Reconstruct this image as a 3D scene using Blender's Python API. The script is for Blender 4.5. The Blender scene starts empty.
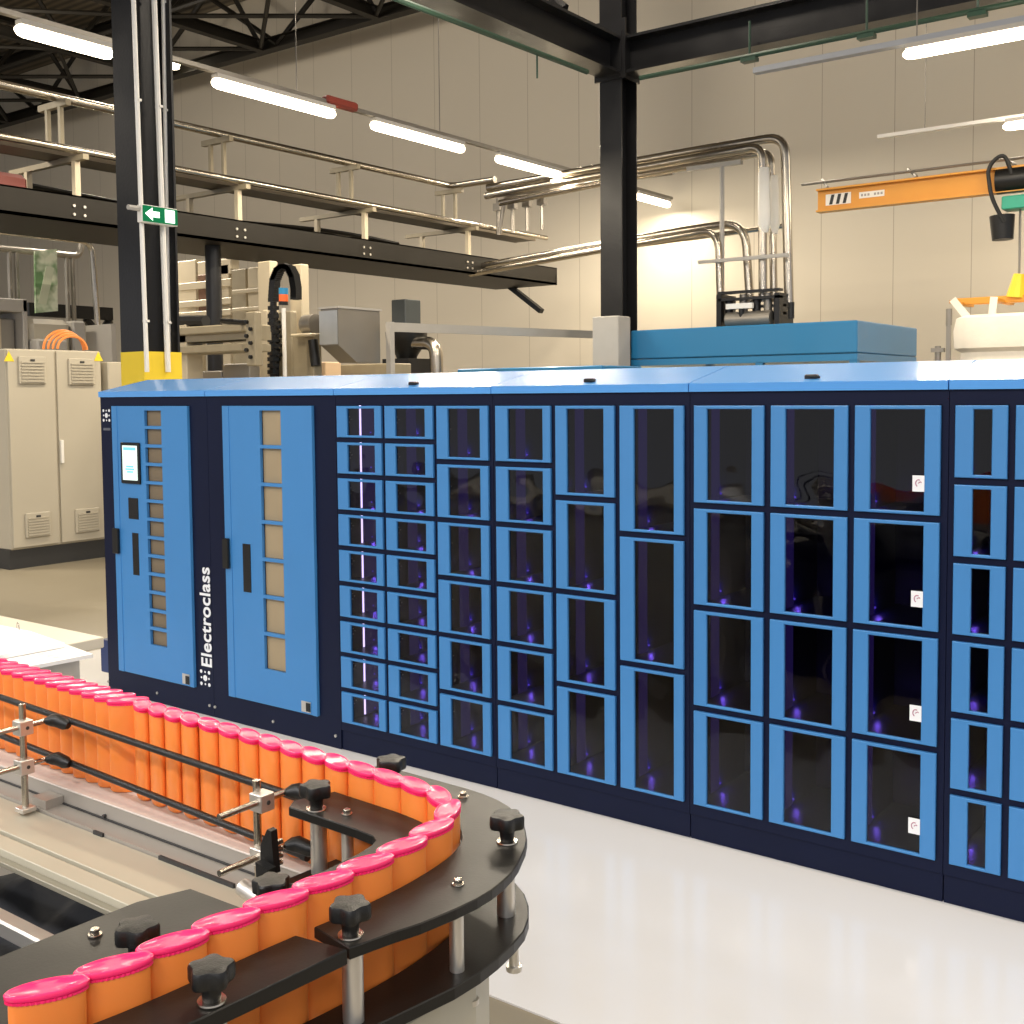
import bpy, math, random
from mathutils import Vector, Matrix
random.seed(7)
SC = bpy.context.scene
COL = SC.collection
PI = math.pi

# ------------------------------------------------------------------ camera
YAW, PITCH, ROLL, FPX, CY_, CAMZ = -0.63854843, 0.05865622, -0.00872161, 1120.0, 459.998, 1.6
_f = Vector((math.sin(YAW)*math.cos(PITCH), math.cos(YAW)*math.cos(PITCH), -math.sin(PITCH)))
_r = Vector((math.cos(YAW), -math.sin(YAW), 0)); _u = _r.cross(_f)
_c, _s = math.cos(ROLL), math.sin(ROLL)
RX = _c*_r + _s*_u; RY = -_s*_r + _c*_u; RF = _f
CAM = Vector((0, 0, CAMZ))
cam = bpy.data.cameras.new('camera'); co = bpy.data.objects.new('camera', cam); COL.objects.link(co)
cam.sensor_width = 36; cam.lens = 36*FPX/1024; cam.shift_y = -(512-CY_)/1024; cam.clip_start = .02; cam.clip_end = 200
m = Matrix((RX, RY, -RF)).transposed().to_4x4(); m.translation = CAM
co.matrix_world = m
SC.camera = co
# survey helpers: where a sight line meets a plane of the building (world metres)
def ray(x, y): return RX*((x-512)/FPX) - RY*((y-CY_)/FPX) + RF
def onX(x, y, X): r = ray(x, y); return CAM + r*(X/r.x)
def onY(x, y, Y): r = ray(x, y); return CAM + r*(Y/r.y)
def onZ(x, y, Z): r = ray(x, y); return CAM + r*((Z-CAMZ)/r.z)
def P(x, y, d): return CAM + ray(x, y)*d

# ------------------------------------------------------------------ materials
def mat(name, col, rough=.5, metal=0, noise=0, nscale=8, bump=0, bscale=40, coat=0, spec=.5, emit=None, estr=0, rnoise=0):
    M = bpy.data.materials.new(name); M.use_nodes = True
    nt = M.node_tree; b = nt.nodes['Principled BSDF']
    b.inputs['Base Color'].default_value = (*col, 1); b.inputs['Roughness'].default_value = rough
    b.inputs['Metallic'].default_value = metal; b.inputs['Coat Weight'].default_value = coat
    b.inputs['Coat Roughness'].default_value = .08
    b.inputs['Specular IOR Level'].default_value = spec
    if emit: b.inputs['Emission Color'].default_value = (*emit, 1); b.inputs['Emission Strength'].default_value = estr
    tc = nt.nodes.new('ShaderNodeTexCoord')
    if noise or rnoise:
        n = nt.nodes.new('ShaderNodeTexNoise'); n.inputs['Scale'].default_value = nscale; n.inputs['Detail'].default_value = 5
        nt.links.new(tc.outputs['Object'], n.inputs['Vector'])
    if noise:
        mx = nt.nodes.new('ShaderNodeMix'); mx.data_type = 'RGBA'
        mx.inputs['A'].default_value = (*[c*(1-noise) for c in col], 1); mx.inputs['B'].default_value = (*[min(1, c*(1+noise)) for c in col], 1)
        nt.links.new(n.outputs['Fac'], mx.inputs['Factor']); nt.links.new(mx.outputs['Result'], b.inputs['Base Color'])
    if rnoise:
        mr = nt.nodes.new('ShaderNodeMapRange'); mr.inputs['To Min'].default_value = max(.02, rough-rnoise); mr.inputs['To Max'].default_value = rough+rnoise
        nt.links.new(n.outputs['Fac'], mr.inputs['Value']); nt.links.new(mr.outputs['Result'], b.inputs['Roughness'])
    if bump:
        n2 = nt.nodes.new('ShaderNodeTexNoise'); n2.inputs['Scale'].default_value = bscale; n2.inputs['Detail'].default_value = 4
        nt.links.new(tc.outputs['Object'], n2.inputs['Vector'])
        bp = nt.nodes.new('ShaderNodeBump'); bp.inputs['Strength'].default_value = bump; bp.inputs['Distance'].default_value = .01
        nt.links.new(n2.outputs['Fac'], bp.inputs['Height']); nt.links.new(bp.outputs['Normal'], b.inputs['Normal'])
    return M
def glass_mat(name, tint, gloss_rough=.03):
    M = bpy.data.materials.new(name); M.use_nodes = True; nt = M.node_tree; nt.nodes.clear()
    o = nt.nodes.new('ShaderNodeOutputMaterial'); mx = nt.nodes.new('ShaderNodeMixShader')
    t = nt.nodes.new('ShaderNodeBsdfTransparent'); t.inputs['Color'].default_value = (*tint, 1)
    g = nt.nodes.new('ShaderNodeBsdfGlossy'); g.inputs['Roughness'].default_value = gloss_rough
    f = nt.nodes.new('ShaderNodeFresnel'); f.inputs['IOR'].default_value = 1.5
    tc = nt.nodes.new('ShaderNodeTexCoord'); n = nt.nodes.new('ShaderNodeTexNoise'); n.inputs['Scale'].default_value = 5; n.inputs['Detail'].default_value = 1
    bp = nt.nodes.new('ShaderNodeBump'); bp.inputs['Strength'].default_value = .35; bp.inputs['Distance'].default_value = .02
    nt.links.new(tc.outputs['Object'], n.inputs['Vector']); nt.links.new(n.outputs['Fac'], bp.inputs['Height'])
    nt.links.new(bp.outputs['Normal'], g.inputs['Normal'])
    ge = nt.nodes.new('ShaderNodeNewGeometry'); sb = nt.nodes.new('ShaderNodeMath'); sb.operation = 'SUBTRACT'; sb.inputs[0].default_value = 1; nt.links.new(ge.outputs['Backfacing'], sb.inputs[1])
    ml = nt.nodes.new('ShaderNodeMath'); ml.operation = 'MULTIPLY'; nt.links.new(f.outputs[0], ml.inputs[0]); nt.links.new(sb.outputs[0], ml.inputs[1])
    nt.links.new(ml.outputs[0], mx.inputs[0]); nt.links.new(t.outputs[0], mx.inputs[1]); nt.links.new(g.outputs[0], mx.inputs[2])
    nt.links.new(mx.outputs[0], o.inputs[0])
    return M
def emis(name, col, s):
    M = bpy.data.materials.new(name); M.use_nodes = True; nt = M.node_tree; nt.nodes.clear()
    o = nt.nodes.new('ShaderNodeOutputMaterial'); e = nt.nodes.new('ShaderNodeEmission')
    e.inputs[0].default_value = (*col, 1); e.inputs[1].default_value = s; nt.links.new(e.outputs[0], o.inputs[0]); return M

BLUE = mat('blue_powder_coat', (.050, .225, .53), .42, noise=.05, nscale=3, bump=.08, bscale=300)
BLUEROOF = mat('blue_roof_coat', (.075, .31, .74), .26, noise=.04, nscale=2, bump=.05, bscale=60, coat=.4)
BLUE2 = mat('machine_blue', (.02, .17, .37), .3, noise=.05, nscale=2, coat=.3)
NAVY = mat('navy_powder_coat', (.0050, .0085, .030), .42, noise=.12, nscale=4, bump=.08, bscale=300, spec=.16)
NAVYIN = mat('navy_interior', (.010, .009, .036), .4, noise=.1, spec=.3)
VIOLET = mat('violet_lit_acrylic', (.02, .014, .07), .35)
DEEPBLUE = mat('deep_blue_plastic', (.012, .03, .12), .4)
BLK = mat('black_plastic', (.007, .007, .007), .36, noise=.1, nscale=60, bump=.1, bscale=500, spec=.4)
BLKPLATE = mat('black_hdpe_plate', (.009, .0085, .0075), .36, noise=.12, nscale=14, bump=.02, bscale=300, rnoise=.06, spec=.3)
RUBBER = mat('black_rubber', (.01, .01, .01), .6)
ORANGE = mat('orange_plastic', (.86, .245, .045), .40, noise=.05, nscale=20, coat=.15)
ORANGE.node_tree.nodes['Principled BSDF'].inputs['Subsurface Weight'].default_value = .15
ORANGE.node_tree.nodes['Principled BSDF'].inputs['Subsurface Radius'].default_value = (.02, .008, .003)
PINK = mat('pink_plastic', (.95, .024, .15), .26, noise=.04, nscale=20, coat=.25)
STEEL = mat('stainless_steel', (.46, .42, .36), .26, 1, noise=.04, nscale=3, rnoise=.03)
BSTEEL = mat('brushed_aluminium', (.66, .63, .58), .38, .85, noise=.08, nscale=12, rnoise=.08)
ALU = mat('matt_aluminium', (.36, .33, .29), .42, .3, noise=.08, nscale=5, rnoise=.1)
BEDPL = mat('beige_machine_bed', (.44, .41, .32), .45, .1, noise=.07, nscale=5, rnoise=.1)
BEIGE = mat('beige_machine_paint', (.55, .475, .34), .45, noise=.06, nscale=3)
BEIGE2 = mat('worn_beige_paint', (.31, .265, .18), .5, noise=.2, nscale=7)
CABW = mat('cream_cabinet_paint', (.46, .42, .335), .4, noise=.04, nscale=2)
GREYM = mat('grey_sheet_metal', (.27, .25, .22), .38, .6, noise=.12, nscale=3, rnoise=.1)
GREYP = mat('grey_paint', (.40, .38, .35), .45, noise=.06)
DKSTEEL = mat('black_painted_steel', (.012, .012, .013), .33, 0, noise=.25, nscale=3, rnoise=.12, bump=.1, bscale=50, spec=.35)
BRNSTEEL = mat('dark_brown_steel', (.014, .012, .009), .5, 0, noise=.2, nscale=3, spec=.2)
YEL = mat('yellow_paint', (.85, .62, .03), .45, noise=.06)
CRANE = mat('crane_orange_paint', (.68, .30, .035), .42, noise=.06, nscale=3)
WHITE = mat('white_plastic', (.82, .80, .75), .4, noise=.03)
WHITEC = mat('white_fabric', (.80, .75, .66), .8, noise=.08, nscale=6, bump=.5, bscale=8)
PAPER = mat('white_paper', (.93, .92, .90), .6, noise=.02)
GREEN = mat('green_pipe_paint', (.025, .065, .042), .4, noise=.1)
TEAL = mat('teal_paint', (.02, .30, .20), .4, noise=.1)
RED = mat('red_plastic', (.20, .03, .018), .45, noise=.1)
CABLEO = mat('orange_cable', (.75, .25, .06), .5)
TAN = mat('tan_board', (.19, .145, .09), .55, noise=.10, nscale=9)
TABLEM = mat('table_laminate', (.60, .57, .52), .45, noise=.04)
MARK = mat('grey_print', (.35, .33, .32), .6); DARKP = mat('dark_print', (.03, .03, .03), .6); PINKP = mat('pink_print', (.45, .2, .28), .6)
WHITEP = mat('white_lettering', (.88, .90, .92), .5); DKGREYP = mat('dim_lettering', (.10, .11, .14), .5)
CLOTH = mat('dark_cloth', (.016, .018, .023), .8, noise=.4, nscale=7, bump=.6, bscale=12)
GLASS = glass_mat('smoked_glass', (.62, .60, .66), .02)
CLEAR = glass_mat('clear_glass', (.8, .85, .86))
LEDW = emis('led_white_violet', (.72, .62, 1.0), 3.2)
LEDV = emis('led_violet', (.08, .045, .34), .20)
LEDS = emis('led_spot', (.16, .08, 1.0), .8)
SCREEN = emis('screen_white', (.80, .95, .85), 1.25); SCREENC = emis('screen_cyan', (.25, .72, .80), 1.0)
LAMPM = emis('lamp_diffuser', (1.0, .86, .62), 9.0)
SIGNG = emis('sign_green', (.015, .22, .08), .8); SIGNW = emis('sign_white', (.75, 1.0, .80), 2.2)

# wall: vertical joints between sandwich panels
def wall_mat():
    M = mat('wall_panels', (.56, .50, .40), .55); nt = M.node_tree; b = nt.nodes['Principled BSDF']
    tc = nt.nodes.new('ShaderNodeTexCoord'); sp = nt.nodes.new('ShaderNodeSeparateXYZ'); nt.links.new(tc.outputs['Object'], sp.inputs[0])
    a = nt.nodes.new('ShaderNodeMath'); a.operation = 'ADD'; a.inputs[1].default_value = 60.08; nt.links.new(sp.outputs['X'], a.inputs[0])
    d = nt.nodes.new('ShaderNodeMath'); d.operation = 'DIVIDE'; d.inputs[1].default_value = 1.02; nt.links.new(a.outputs[0], d.inputs[0])
    fr = nt.nodes.new('ShaderNodeMath'); fr.operation = 'FRACT'; nt.links.new(d.outputs[0], fr.inputs[0])
    lt = nt.nodes.new('ShaderNodeMath'); lt.operation = 'LESS_THAN'; lt.inputs[1].default_value = .011; nt.links.new(fr.outputs[0], lt.inputs[0])
    n = nt.nodes.new('ShaderNodeTexNoise'); n.inputs['Scale'].default_value = .5; nt.links.new(tc.outputs['Object'], n.inputs['Vector'])
    m1 = nt.nodes.new('ShaderNodeMix'); m1.data_type = 'RGBA'; m1.inputs['A'].default_value = (.50, .455, .375, 1); m1.inputs['B'].default_value = (.55, .50, .41, 1)
    nt.links.new(n.outputs['Fac'], m1.inputs['Factor'])
    m2 = nt.nodes.new('ShaderNodeMix'); m2.data_type = 'RGBA'; m2.inputs['B'].default_value = (.33, .29, .23, 1)
    nt.links.new(lt.outputs[0], m2.inputs['Factor']); nt.links.new(m1.outputs['Result'], m2.inputs['A']); nt.links.new(m2.outputs['Result'], b.inputs['Base Color'])
    return M
def floor_mat():
    M = mat('floor_concrete', (.27, .235, .17), .45, noise=.15, nscale=1.2, rnoise=.12); return M
def deck_mat():
    M = mat('roof_deck', (.075, .063, .047), .5); nt = M.node_tree; b = nt.nodes['Principled BSDF']
    tc = nt.nodes.new('ShaderNodeTexCoord'); w = nt.nodes.new('ShaderNodeTexWave'); w.wave_type = 'BANDS'; w.bands_direction = 'Y'; w.inputs['Scale'].default_value = 1.6
    w.inputs['Distortion'].default_value = .3; nt.links.new(tc.outputs['Object'], w.inputs['Vector'])
    cr = nt.nodes.new('ShaderNodeMix'); cr.data_type = 'RGBA'; cr.inputs['A'].default_value = (.045, .038, .028, 1); cr.inputs['B'].default_value = (.17, .14, .10, 1)
    nt.links.new(w.outputs['Fac'], cr.inputs['Factor']); nt.links.new(cr.outputs['Result'], b.inputs['Base Color'])
    return M
WALL, FLOOR, DECK = wall_mat(), floor_mat(), deck_mat()
BELT = mat('belt_plastic', (.55, .50, .45), .5, noise=.15, nscale=120)
VINYL = mat('white_vinyl', (.80, .79, .785), .18, noise=.03, nscale=2, rnoise=.05, coat=.3)

# ------------------------------------------------------------------ mesh building
LOC = {}
def fillet(pts, R, n=6):
    pts = [Vector(p) for p in pts]; out = [pts[0]]
    for i in range(1, len(pts)-1):
        a, b, c = pts[i-1], pts[i], pts[i+1]
        u = (a-b); v = (c-b); r = min(R, u.length*.49, v.length*.49)
        p0 = b+u.normalized()*r; p1 = b+v.normalized()*r
        for k in range(n+1):
            t = k/n; out.append(p0*(1-t)**2 + b*2*t*(1-t) + p1*t*t)
    out.append(pts[-1]); return out
class MB:
    def __init__(s): s.v = []; s.f = []; s.m = []
    def add(s, vs, fs, m=0):
        b = len(s.v); s.v += [tuple(x) for x in vs]
        for f in fs: s.f.append([b+i for i in f]); s.m.append(m)
        return s
    def box(s, x0, x1, y0, y1, z0, z1, m=0, c=0):
        if c <= 0:
            vs = [(x, y, z) for z in (z0, z1) for y in (y0, y1) for x in (x0, x1)]
            return s.add(vs, [(0, 2, 3, 1), (4, 5, 7, 6), (0, 1, 5, 4), (2, 6, 7, 3), (0, 4, 6, 2), (1, 3, 7, 5)], m)
        return s.prism([(x0+c, y0), (x1-c, y0), (x1, y0+c), (x1, y1-c), (x1-c, y1), (x0+c, y1), (x0, y1-c), (x0, y0+c)], z0, z1, m, c)
    def obox(s, ctr, u, v, w, hu, hv, hw, m=0):
        ctr = Vector(ctr); vs = []
        for c in (-1, 1):
            for b in (-1, 1):
                for a in (-1, 1): vs.append(ctr+u*(a*hu)+v*(b*hv)+w*(c*hw))
        return s.add(vs, [(0, 2, 3, 1), (4, 5, 7, 6), (0, 1, 5, 4), (2, 6, 7, 3), (0, 4, 6, 2), (1, 3, 7, 5)], m)
    def prism(s, poly, z0, z1, m=0, c=0):
        n = len(poly)
        area = sum(poly[i][0]*poly[(i+1) % n][1]-poly[(i+1) % n][0]*poly[i][1] for i in range(n))
        if area < 0: poly = poly[::-1]
        rings = []
        if c > 0:
            cx = sum(p[0] for p in poly)/n; cy = sum(p[1] for p in poly)/n
            ins = []
            for i in range(n):
                a, b, d = Vector(poly[i-1]), Vector(poly[i]), Vector(poly[(i+1) % n])
                e1 = (b-a).normalized() if (b-a).length > 1e-9 else Vector((1, 0)); e2 = (d-b).normalized() if (d-b).length > 1e-9 else e1
                nn = Vector((-e1.y-e2.y, e1.x+e2.x)); L = nn.length
                nn = nn/L if L > 1e-6 else Vector((-e1.y, e1.x))
                ins.append((b.x+nn.x*c, b.y+nn.y*c))
            rings = [(ins, z0), (poly, z0+c), (poly, z1-c), (ins, z1)]
        else: rings = [(poly, z0), (poly, z1)]
        vs = []; fs = []
        for pl, z in rings: vs += [(p[0], p[1], z) for p in pl]
        for k in range(len(rings)-1):
            for i in range(n):
                j = (i+1) % n; fs.append((k*n+i, k*n+j, (k+1)*n+j, (k+1)*n+i))
        fs.append(tuple(range(n-1, -1, -1))); fs.append(tuple((len(rings)-1)*n+i for i in range(n)))
        return s.add(vs, fs, m)
    def prism3(s, poly3, ext, m=0):   # polygon of 3-D points pushed along a vector
        n = len(poly3); ext = Vector(ext); vs = [Vector(p) for p in poly3]+[Vector(p)+ext for p in poly3]
        fs = [tuple(range(n-1, -1, -1)), tuple(range(n, 2*n))]+[(i, (i+1) % n, n+(i+1) % n, n+i) for i in range(n)]
        return s.add(vs, fs, m)
    def tube(s, pts, r, n=10, m=0, caps=True):
        pts = [Vector(p) for p in pts]; rs = r if isinstance(r, (list, tuple)) else [r]*len(pts)
        d = (pts[1]-pts[0]).normalized(); up = Vector((0, 0, 1)) if abs(d.z) < .9 else Vector((1, 0, 0))
        u = d.cross(up).normalized(); vs = []; fs = []
        for i, p in enumerate(pts):
            if i == 0: t = pts[1]-pts[0]
            elif i == len(pts)-1: t = pts[-1]-pts[-2]
            else: t = (pts[i+1]-p).normalized()+(p-pts[i-1]).normalized()
            t.normalize(); u = (u-t*u.dot(t)).normalized(); w = t.cross(u)
            for k in range(n):
                a = 2*PI*k/n; vs.append(p+(u*math.cos(a)+w*math.sin(a))*rs[i])
        for i in range(len(pts)-1):
            for k in range(n): j = (k+1) % n; fs.append((i*n+k, i*n+j, (i+1)*n+j, (i+1)*n+k))
        if caps: fs.append(tuple(range(n-1, -1, -1))); fs.append(tuple((len(pts)-1)*n+k for k in range(n)))
        return s.add(vs, fs, m)
    def lathe(s, prof, c=(0, 0, 0), n=24, m=0, fx=None):
        vs = []; fs = []
        for r, z in prof:
            for k in range(n):
                a = 2*PI*k/n; q = fx(a, r) if fx else (r*math.cos(a), r*math.sin(a)); vs.append((c[0]+q[0], c[1]+q[1], c[2]+z))
        for i in range(len(prof)-1):
            for k in range(n): j = (k+1) % n; fs.append((i*n+k, i*n+j, (i+1)*n+j, (i+1)*n+k))
        fs.append(tuple(range(n-1, -1, -1))); fs.append(tuple((len(prof)-1)*n+k for k in range(n)))
        return s.add(vs, fs, m)
    def ring(s, x0, x1, z0, z1, a0, a1, b0, b1, y0, y1, c=.002, m=0):   # framed door leaf with a rectangular opening
        def rect(X0, X1, Z0, Z1, y): return [(X0, y, Z0), (X1, y, Z0), (X1, y, Z1), (X0, y, Z1)]
        L = [rect(x0, x1, z0, z1, y1), rect(x0, x1, z0, z1, y0+c), rect(x0+c, x1-c, z0+c, z1-c, y0), rect(a0-c, a1+c, b0-c, b1+c, y0), rect(a0, a1, b0, b1, y0+c), rect(a0, a1, b0, b1, y1)]
        vs = [p for l in L for p in l]; fs = []
        for k in range(6):
            kk = (k+1) % 6
            for i in range(4): j = (i+1) % 4; fs.append((k*4+i, k*4+j, kk*4+j, kk*4+i))
        return s.add(vs, fs, m)
    def ibeam(s, ax, a0, a1, c, z0, h, w, t=.015, tw=.01, m=0):
        for (w0, w1, q0, q1) in ((c-w/2, c+w/2, z0, z0+t), (c-w/2, c+w/2, z0+h-t, z0+h), (c-tw/2, c+tw/2, z0+t, z0+h-t)):
            if ax == 'x': s.box(a0, a1, w0, w1, q0, q1, m)
            else: s.box(w0, w1, a0, a1, q0, q1, m)
        return s
    def build(s, name, mats, parent=None, smooth=False, loc=None):
        me = bpy.data.meshes.new(name)
        off = Vector(LOC.get(parent.name, (0, 0, 0))) if parent else Vector(loc or (0, 0, 0))
        me.from_pydata([tuple(Vector(v)-off) for v in s.v], [], s.f)
        for mm in (mats if isinstance(mats, (list, tuple)) else [mats]): me.materials.append(mm)
        me.polygons.foreach_set('material_index', s.m)
        import bmesh
        bm = bmesh.new(); bm.from_mesh(me); bmesh.ops.recalc_face_normals(bm, faces=bm.faces); bm.to_mesh(me); bm.free()
        if smooth:
            me.polygons.foreach_set('use_smooth', [True]*len(me.polygons)); me.set_sharp_from_angle(angle=math.radians(40))
        me.update()
        o = bpy.data.objects.new(name, me); COL.objects.link(o)
        if parent: o.parent = parent; LOC[o.name] = tuple(off)
        else: o.location = off; LOC[o.name] = tuple(off)
        return o
def thing(name, label, cat, loc=(0, 0, 0), group=None, rz=0):
    o = bpy.data.objects.new(name, None); COL.objects.link(o); o.location = loc; o.rotation_euler = (0, 0, rz); LOC[o.name] = tuple(loc)
    o.empty_display_size = .1
    o['label'] = label; o['category'] = cat; o['kind'] = 'thing'
    if group: o['group'] = group
    return o
def tag(o, label, cat, group=None, kind='thing'):
    o['label'] = label; o['category'] = cat; o['kind'] = kind
    if group: o['group'] = group
    return o
def struct(o): o['kind'] = 'structure'; return o
def dup(root, loc, rz, label, group):
    r = root.copy(); COL.objects.link(r); r.location = loc; r.rotation_euler = (0, 0, rz); r['label'] = label; r['group'] = group
    for ch in list(root.children):
        c = ch.copy(); COL.objects.link(c); c.parent = r
        for g in list(ch.children):
            d = g.copy(); COL.objects.link(d); d.parent = c
    return r
ORD = ['first', 'second', 'third', 'fourth', 'fifth', 'sixth', 'seventh', 'eighth', 'ninth', 'tenth', 'eleventh', 'twelfth', 'thirteenth', 'fourteenth', 'fifteenth', 'sixteenth', 'seventeenth', 'eighteenth', 'nineteenth', 'twentieth']
def ordn(i):
    if i < 20: return ORD[i]
    if i == 29: return 'thirtieth'
    if i < 29: return 'twenty-'+ORD[i-20]
    return 'thirty-'+ORD[i-30]

# ------------------------------------------------------------------ the hall
YW, ZR = 15.5, 9.63
struct(MB().box(-40, 8, -8, YW+.3, -.2, 0).build('floor', FLOOR))
struct(MB().box(-40, 8, YW, YW+.2, 0, ZR).build('wall_back', WALL))
struct(MB().box(-40.2, -40, -8, YW, 0, ZR).build('wall_left', WALL))
struct(MB().box(-40, 8, -8, YW+.2, ZR, ZR+.2).build('ceiling', DECK))
# long joint line and low rail of the wall
tag(MB().prism([(-6.3, 2.28), (8, 2.28), (8, 6.0), (-6.3, 6.0)], 0, .005).build('floor_covering', VINYL), 'glossy white floor covering laid under and before the blue locker wall', 'floor covering')

# roof steel
b = MB()
b.ibeam('x', -34, 6, 14.4, 8.0, .22, .2)
b.ibeam('x', -34, 6, 14.4, 9.3, .22, .2)
xs = [-34+2.0*i for i in range(21)]
for i, x in enumerate(xs[:-1]):
    b.tube([(x, 14.4, 8.1 if i % 2 else 9.4), (x+2.0, 14.4, 9.4 if i % 2 else 8.1)], .05, 6)
tag(b.build('roof_truss', BRNSTEEL), 'dark lattice roof truss running along the top of the back wall', 'roof truss')
xa = onY(265, 66, 14.4).x; xb = onY(380, 36, 14.4).x; step = xb-xa
for i, (x, w) in enumerate([(xa-3*step, 'fourth truss left of the black column'), (xa-2*step, 'third'), (xa-step, 'second'), (xa, 'first'), (xb, 'x')]):
    b = MB(); b.ibeam('y', 2, 14.3, x, 8.0, .2, .16); b.ibeam('y', 2, 14.3, x, 9.3, .18, .14)
    for k in range(6):
        y = 2+2.05*k; b.tube([(x, y, 8.1), (x, y+1.02, 9.35)], .045, 6); b.tube([(x, y+1.02, 9.35), (x, y+2.05, 8.1)], .045, 6)
    lab = ['dark roof truss farthest left, seen above the first strip lamp', 'dark roof truss over the left column, second from the left', 'dark roof truss between the left column and the second strip lamp',
           'dark roof truss ending above the second strip lamp of the left row', 'dark roof truss meeting the wall truss above the third strip lamp'][i]
    tag(b.build('roof_truss', BRNSTEEL), lab, 'roof truss', 'cross trusses under the roof')
b = MB()
for k in range(-4, 3):
    xk = xa+k*step; b.tube([(xk, 14.3, 8.05), (xk+step, 12.0, 8.05)], .04, 6); b.tube([(xk, 12.0, 8.05), (xk+step, 14.3, 8.05)], .04, 6)
    b.tube([(xk, 12.0, 8.05), (xk+step, 12.0, 8.05)], .04, 6); b.tube([(xk, 9.0, 8.05), (xk+step, 9.0, 8.05)], .04, 6)
    b.tube([(xk, 9.0, 8.05), (xk+step, 12.0, 8.05)], .04, 6)
tag(b.build('roof_bracing', BRNSTEEL), 'thin crossed steel bracing between the dark roof trusses', 'bracing')
# ------------------------------------------------------------------ steel columns and main beams
def hcol(b, x0, x1, y0, y1, z0, z1, t=.018, tw=.012, m=0):
    b.box(x0, x1, y0, y0+t, z0, z1, m); b.box(x0, x1, y1-t, y1, z0, z1, m); xc = (x0+x1)/2; b.box(xc-tw/2, xc+tw/2, y0+t, y1-t, z0, z1, m)
CX0, CX1, CY0, CY1 = -6.965, -6.71, 4.75, 5.06
t = thing('steel_column', 'black steel column with white conduits and yellow foot at the left', 'column', ((CX0+CX1)/2, (CY0+CY1)/2, 0))
b = MB(); hcol(b, CX0, CX1, CY0, CY1, 1.92, 5.15); b.build('shaft', DKSTEEL, t)
b = MB(); b.box(CX0-.003, CX1+.012, CY0-.003, CY1+.003, 0, 1.92); b.build('column_foot', YEL, t)['label'] = 'yellow painted foot'
def vpipe(px0, py0, px1, py1, r, Y, name='conduit'):
    a, c = onY(px0, py0, Y), onY(px1, py1, Y); d = (a-c); a = c+d*1.15
    c.z = max(c.z, 1.2)
    q = MB().tube([c, a], r, 8)
    for k in range(5):
        z = c.z+.35+k*.75; pp = c+(a-c)*((z-c.z)/(a.z-c.z)); q.box(pp.x-r*1.5, pp.x+r*1.5, pp.y-.004, pp.y+.02, z-.008, z+.008)
    q.build(name, WHITE, t)
vpipe(133.5, 0, 147, 372, .016, 4.73); vpipe(154, 0, 168, 372, .020, 4.93); vpipe(163, 0, 169.5, 372, .014, 5.03)
X2, X3, Y2, Y3 = -6.815, -6.535, 10.9, 11.24
tt = thing('steel_column', 'black steel column in the middle carrying two crossing roof beams', 'column', ((X2+X3)/2, (Y2+Y3)/2, 0))
b = MB(); hcol(b, X2, X3, Y2, Y3, 0, ZR); b.build('shaft', DKSTEEL, tt)
c0, c1 = onY(604, 318, 10.85), onY(632, 318, 10.85)
b = MB().box(c0.x, c1.x-.03, 10.6, 10.87, 0, c0.z, 0, .01); tag(b.build('cable_duct', GREYP), 'grey metal cable duct standing at the foot of the middle column', 'cable duct')
xm = (X2+X3)/2; ym = (Y2+Y3)/2
zb = onY(684, 65, ym).z; zt = onY(684, 27, ym).z
b = MB(); b.ibeam('x', X3-.01, 6, ym, zb, zt-zb, .30, .03, .02); b.box(X3-.01, X3+.02, ym-.2, ym+.2, zb-.05, zt+.05)
tag(b.build('roof_beam', DKSTEEL), 'heavy black roof beam running right from the middle column', 'beam')
zb2 = onX(587, 66, xm).z
b = MB(); b.ibeam('y', -6, Y2+.01, xm, zb2, zt-zb, .30, .03, .02); b.box(xm-.2, xm+.2, Y2-.02, Y2+.01, zb2-.05, zb2+.6)
b.tube([(xm, 10.0, zb2+.5), (xm-2.4, 10.0, zb2+2.6)], .05, 6)
tag(b.build('roof_beam', DKSTEEL), 'heavy black roof beam coming from the middle column toward the upper left', 'beam')
pA, pB = onX(405, 2, xm+.12), onX(587, 72, xm+.12)
b = MB().tube([pA+(pA-pB)*1.5, pB], .028, 8); h = pA.lerp(pB, .68); b.tube([h, h-Vector((0, 0, .25))], .01, 6)
tag(b.build('green_pipe', GREEN), 'green pipe hung below the left roof beam', 'pipe')
pA, pB = onY(640, 78, ym-.25), onY(1024, 1, ym-.25)
b = MB().tube([pA, pB+(pB-pA)*.6], .026, 8)
for k in (.33, .64, .9):
    h = pA.lerp(pB, k); b.tube([h+Vector((0, 0, .35)), h-Vector((0, 0, .03))], .012, 6); b.box(h.x-.08, h.x+.08, h.y-.05, h.y+.05, h.z-.06, h.z-.02)
tag(b.build('green_pipe', [GREEN]), 'green pipe hung below the right roof beam', 'pipe')

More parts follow.
